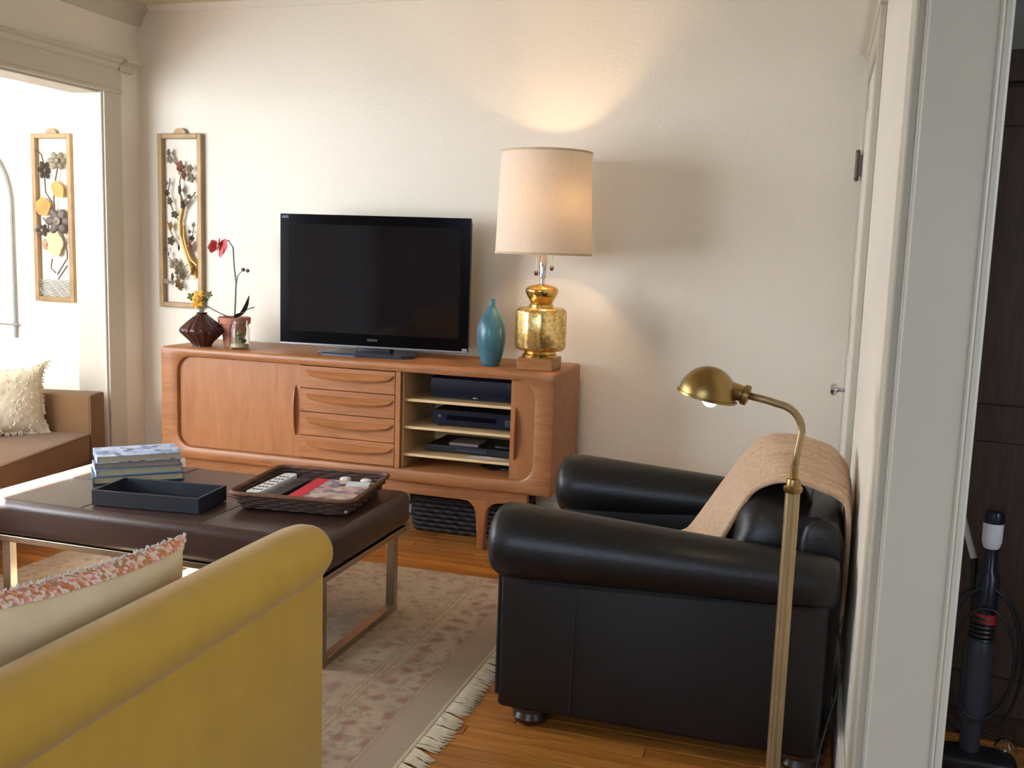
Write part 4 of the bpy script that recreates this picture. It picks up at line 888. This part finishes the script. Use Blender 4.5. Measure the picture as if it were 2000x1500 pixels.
dome = obj('dome_shade', dm, 'brass', fp, True)
obj('bulb', MB().sell((-0.226, FY, 1.002), (0.022, 0.022, 0.026), 1, 1, 20, 12), 'bulb2', fp, True, angle=180)
fl2 = bpy.data.lights.new('floor_lamp_light', 'POINT'); fl2.energy = 0.5; fl2.color = (1, 0.8, 0.55); fl2.shadow_soft_size = 0.02
f2 = bpy.data.objects.new('floor_lamp_light', fl2); COL.objects.link(f2); f2.location = (-0.226, FY, 0.955)
obj('switch_knob', MB().sell((-0.178, FY-0.008, 0.991), (0.008, 0.006, 0.007), 1, 1, 10, 8), 'footwood', fp, True)
cd = [(0.05, 2.36, 0.006), (0.085, 2.40, 0.006), (0.07, 2.46, 0.02), (0.08, 2.50, 0.10), (0.105, 2.52, 0.22), (0.118, 2.54, 0.33), (0.10, 2.52, 0.40), (0.108, 2.50, 0.44)]
tag(obj('power_cord', MB().tube(cd, 0.0035, 6), 'black_plastic', None, True, angle=180), 'black power cord hanging down behind the armchair by the wall', 'cord')

# ------------------------------------------------------------------ mustard sofa in the foreground
ms = thing('mustard_sofa', 'mustard velvet sofa with rolled arm in the near left foreground', 'sofa', (-1.85, 1.4, 0))
def sarm(xc, sgn):
    xo, xi = xc+sgn*0.040, xc-sgn*0.10
    a = obj('arm', MB().box(min(xo, xi), max(xo, xi), 0.72, 2.0, 0.06, 0.60, 0.008, 2), 'mustard', ms, True)
    n = 26; Ls = []
    for y, k_ in [(0.70, 0.9), (0.72, 1.0)]+[(0.72+1.14*i/16, 1.0) for i in range(1, 17)]+[(1.93, 0.985), (1.975, 0.93), (2.005, 0.82), (2.022, 0.62), (2.03, 0.3)]:
        r = 0.073*k_; Ls.append([(xc+r*math.cos(2*PI*i/n), y, 0.610-0.012*(1-k_)+r*math.sin(2*PI*i/n)) for i in range(n)])
    obj('arm_roll', MB().loops(Ls, cap=True), 'mustard', a, True, angle=75)
sarm(-1.10, 1); sarm(-2.62, -1)
obj('seat_base', MB().box(-2.52, -1.20, 0.80, 1.84, 0.08, 0.24, 0.01), 'mustard', ms)
for x in (-2.195, -1.53): obj('seat_cushion', MB().sell((x, 1.40, 0.29), (0.325, 0.455, 0.055), 0.35, 0.25, 40, 14), 'mustard', ms, True, angle=180)
obj('sofa_back', MB().prism([(0.58, 0.08), (0.80, 0.08), (0.84, 0.45), (0.80, 0.78), (0.72, 0.83), (0.62, 0.80), (0.58, 0.7)], 'x', -2.56, -1.16), 'mustard', ms, True)
for x in (-2.62, -1.11):
    for y in (0.78, 1.93): obj('foot', MB().lathe([(0.018, 0.009), (0.028, 0.062)], 16, (x, y, 0)), 'footwood', ms, True)
# embroidered cushion
ep = thing('throw_pillow', 'cream linen pillow with embroidered fringed top on the mustard sofa', 'pillow', (-1.26, 1.50, 0.41))
PW, PH, PT = 0.60, 0.37, 0.085
def pil(u, v, side, T):
    a, b_ = 2*u-1, 2*v-1
    t_ = T*((1-abs(a)**2.6)*(1-abs(b_)**2.6))**0.6
    pin = 1-0.05*(1-abs(b_)**2)*abs(a)**3; pin2 = 1-0.06*(1-abs(a)**2)*abs(b_)**3
    return a*pin*PW/2, b_*pin2*PH/2, side*t_
tlt = math.radians(8)
def place(px, py, pz):     # px along y, py up, pz along x
    zz = py+PH/2; xo = pz
    return (-1.315+xo*math.cos(tlt)+zz*math.sin(tlt), 1.455+px, 0.35+zz*math.cos(tlt)-xo*math.sin(tlt)-0.05*px/PW)
obj('cushion_back', MB().grid(lambda u, v: place(*pil(u, v, 1, PT)), 28, 20), 'cream_linen', ep, True, angle=180)
obj('cushion_front', MB().grid(lambda u, v: place(*pil(u, v, -1, PT)), 28, 20), 'embroidery', ep, True, angle=180)
bandm = MB().grid(lambda u, v: place(pil(u, 0.955+0.045*v, 1, PT)[0], pil(u, 0.955+0.045*v, 1, PT)[1]+0.003*v, pil(u, 0.955+0.045*v, 1, PT)[2]+0.0025+0.002*math.sin(u*60)*v), 60, 8)
obj('embroidered_band', bandm, 'embroidery', ep, True, angle=180)
fr = MB()
for i in range(150):
    u = i/149; p = Vector(place(*pil(u, 1.0, 1, PT))); d = Vector((random.uniform(-.004, .008), random.uniform(-.006, .006), random.uniform(0.003, 0.009)))
    fr.tube([p-d*0.3, p+d*0.5, p+d], [0.0022, 0.002, 0.001], 4)
for i in range(90):
    v = i/89; p = Vector(place(*pil(1.0, v, 1, PT))); d = Vector((random.uniform(-.004, .004), random.uniform(0.003, 0.009), random.uniform(-.002, .006)))
    fr.tube([p-d*0.3, p+d*0.5, p+d], [0.0020, 0.0018, 0.001], 4)
fo = obj('fringe', fr, 'paper', ep); fo['kind'] = 'stuff'

# ------------------------------------------------------------------ brown sofa in the side room opening
srz = math.radians(13)
bs = thing('brown_sofa', 'low brown fabric sofa standing in the opening to the side room', 'sofa', (-3.40, 4.085, 0), srz)
# local: x forward (towards room), y along the sofa (0 = far arm outer face, negative to the near end)
def lb_(nm, x0, x1, y0, y1, z0, z1, b=0.012): return obj(nm, MB().box(x0, x1, y0, y1, z0, z1, b, 3), 'brown_fabric', bs, True, world=False)
lb_('arm', -0.84, 0.0, -0.15, 0.0, 0.09, 0.548); lb_('arm', -0.84, 0.0, -1.95, -1.80, 0.09, 0.548)
lb_('base', -0.82, -0.012, -1.80, -0.15, 0.09, 0.22); lb_('sofa_back', -0.84, -0.66, -1.80, -0.15, 0.22, 0.545)
obj('piping', MB().tube([(0.0, -0.147, 0.10), (0.0, -0.147, 0.545)], 0.004, 6), 'brown_fabric', bs, True, world=False)
for y0, y1 in ((-0.975, -0.152), (-1.798, -0.977)):
    c_ = lb_('seat_cushion', -0.66, 0.0, y0, y1, 0.221, 0.362, 0.014)
    obj('piping', MB().tube([(0.0, y0+0.012, 0.357), (0.0, y1-0.012, 0.357)], 0.004, 6), 'brown_fabric', c_, True, world=False)
for x in (-0.78, -0.06):
    for y in (-1.88, -0.07): obj('foot', MB().box(x-0.025, x+0.025, y-0.025, y+0.025, 0.0, 0.09), 'darkwood', bs, world=False)
# shaggy pillow
sp2 = thing('throw_pillow', 'shaggy cream pillow on the brown sofa in the side room', 'pillow', (-3.70, 3.68, 0.36))
PW, PH = 0.44, 0.31; nrm_ = Vector((0.80, -0.58, 0.12)).normalized(); ux = Vector((0.58, 0.80, 0)).normalized(); uz = nrm_.cross(ux)*-1
if uz.z < 0: uz = -uz
def pl2(u, v, s_):
    a, b_, t_ = pil(u, v, s_, 0.075); ears = 0.035*(abs(2*u-1)**6)*(abs(2*v-1)**6)
    p = Vector((-3.70, 3.68, 0.525))+ux*(a+ears*math.copysign(1, a))+uz*(b_+ears*math.copysign(1, b_))+nrm_*(t_+random.uniform(-0.003, 0.003))
    return tuple(p)
shg = MB().grid(lambda u, v: pl2(u, v, 1), 34, 30); obj('cushion_front', shg, 'cream_shag', sp2, True, angle=180)
obj('cushion_back', MB().grid(lambda u, v: pl2(u, v, -1), 20, 20), 'cream_shag', sp2, True, angle=180)
tf = MB()
for i in range(900):
    u, v = random.random(), random.random()
    if i < 700:
        e_ = random.randrange(4); u, v = ((u, 1), (u, 0), (1, v), (0, v))[e_]
    p = Vector(pl2(u, v, 1)); d = nrm_*random.uniform(0.002, 0.005)+ux*random.uniform(-0.012, 0.012)+uz*random.uniform(-0.014, 0.0)
    if i < 700: d += (ux*(2*u-1)+uz*(2*v-1))*0.006
    tf.tube([p, p+d*0.6, p+d+Vector((0, 0, -0.003))], [0.0035, 0.003, 0.001], 4)
to2 = obj('shag_tufts', tf, 'cream_shag', sp2); to2['kind'] = 'stuff'

# ------------------------------------------------------------------ hall: dark cabinet and vacuum cleaner
hc = thing('tall_cabinet', 'tall dark brown wooden cabinet in the hall beyond the jamb', 'cabinet', (0.31, 2.93, 0), math.radians(-9))
def hb(nm, x0, x1, y0, y1, z0, z1, b=0.004): return obj(nm, MB().box(x0, x1, y0, y1, z0, z1, b), 'darkwood', hc, world=False)
hb('body', -0.0, 0.9, 0.0, 0.18, 0.06, 1.85)
for x in (0.02, 0.46): 
    d_ = hb('door', x, x+0.42, -0.02, 0.0, 0.09, 1.78)
    for z0, z1 in ((0.2, 0.85), (0.95, 1.68)): obj('door_panel', MB().box(x+0.07, x+0.35, -0.028, -0.02, z0, z1, 0.006), 'darkwood', d_, world=False)
hb('plinth', 0.01, 0.89, 0.01, 0.17, 0, 0.06); hb('cornice', -0.015, 0.915, -0.03, 0.18, 1.79, 1.87)
VX, VY = 0.462, 2.72
vc = thing('vacuum_cleaner', 'dark grey upright vacuum cleaner with red ring standing in the hall', 'vacuum cleaner', (VX, VY, 0))
obj('floor_head', MB().sell((VX+0.01, VY-0.01, 0.028), (0.10, 0.055, 0.026), 0.5, 0.5), 'black_plastic', vc, True, angle=180)
obj('swivel', MB().lathe([(0.026, 0.04), (0.024, 0.13), (0.026, 0.14)], 20, (VX-0.005, VY, 0)), 'grey_plastic', vc, True)
obj('canister', MB().lathe([(0.026, 0.138), (0.036, 0.145), (0.037, 0.33), (0.034, 0.345), (0.030, 0.36)], 24, (VX-0.005, VY, 0)), 'grey_plastic', vc, True)
rb = MB()
for q in range(6): rb.lathe([(0.030, 0.355+q*0.012), (0.0325, 0.359+q*0.012), (0.030, 0.364+q*0.012)], 24, (VX-0.003, VY, 0))
obj('ribbed_sleeve', rb, 'black_plastic', vc, True)
obj('red_ring', MB().lathe([(0.024, 0.402), (0.031, 0.404), (0.031, 0.430), (0.024, 0.432)], 24, (VX, VY, 0)), 'red_plastic', vc, True)
obj('upper_tube', MB().lathe([(0.028, 0.41), (0.028, 0.53), (0.018, 0.545), (0.016, 0.62)], 24, (VX, VY, 0)), 'dkblue_plastic', vc, True)
gp = obj('grip', MB().lathe([(0.016, 0.60), (0.020, 0.605), (0.024, 0.62), (0.0245, 0.665), (0.0245, 0.672)], 24, (VX, VY, 0)), 'white_plastic', vc, True)
obj('grip_cap', MB().lathe([(0.0247, 0.668), (0.0247, 0.69), (0.022, 0.697), (0, 0.699)], 24, (VX, VY, 0)), 'dkblue_plastic', gp, True)
for rr, zc, ty in ((0.085, 0.33, -0.02), (0.075, 0.30, -0.034), (0.105, 0.29, 0.012)):
    obj('cord_loop', MB().tube([(VX+rr*math.cos(2*PI*i/32), VY+ty, zc+rr*2.0*math.sin(2*PI*i/32)) for i in range(32)], 0.004, 6, True), 'black_plastic', vc, True, angle=180)
wd_ = MB().tube([(0.335, VY+0.10, 0.86), (0.432, VY+0.05, 0.555)], 0.0085, 10); wo = thing('wand_tube', 'pale grey tube leaning behind the vacuum cleaner in the hall', 'tube', (0.44, VY+0.05, 0))
obj('tube_body', wd_, 'white_plastic', wo, True); obj('tube_end', MB().tube([(0.432, VY+0.05, 0.556), (0.4336, VY+0.049, 0.55), (0.47, VY+0.04, 0.02)], [0.009, 0.0095, 0.008], 10), 'black_plastic', wo, True)
gb = MB().lathe([(0, 0), (0.022, 0), (0.030, 0.012), (0.032, 0.05), (0.024, 0.075), (0.014, 0.085), (0.014, 0.10), (0.012, 0.10), (0.012, 0.085), (0.022, 0.073), (0.029, 0.05), (0.027, 0.014), (0, 0.004)], 24, (0.548, 2.74, 0))
tag(obj('glass_bottle', gb, 'glass', None, True), 'small clear glass bottle on the hall floor beside the vacuum cleaner', 'bottle')
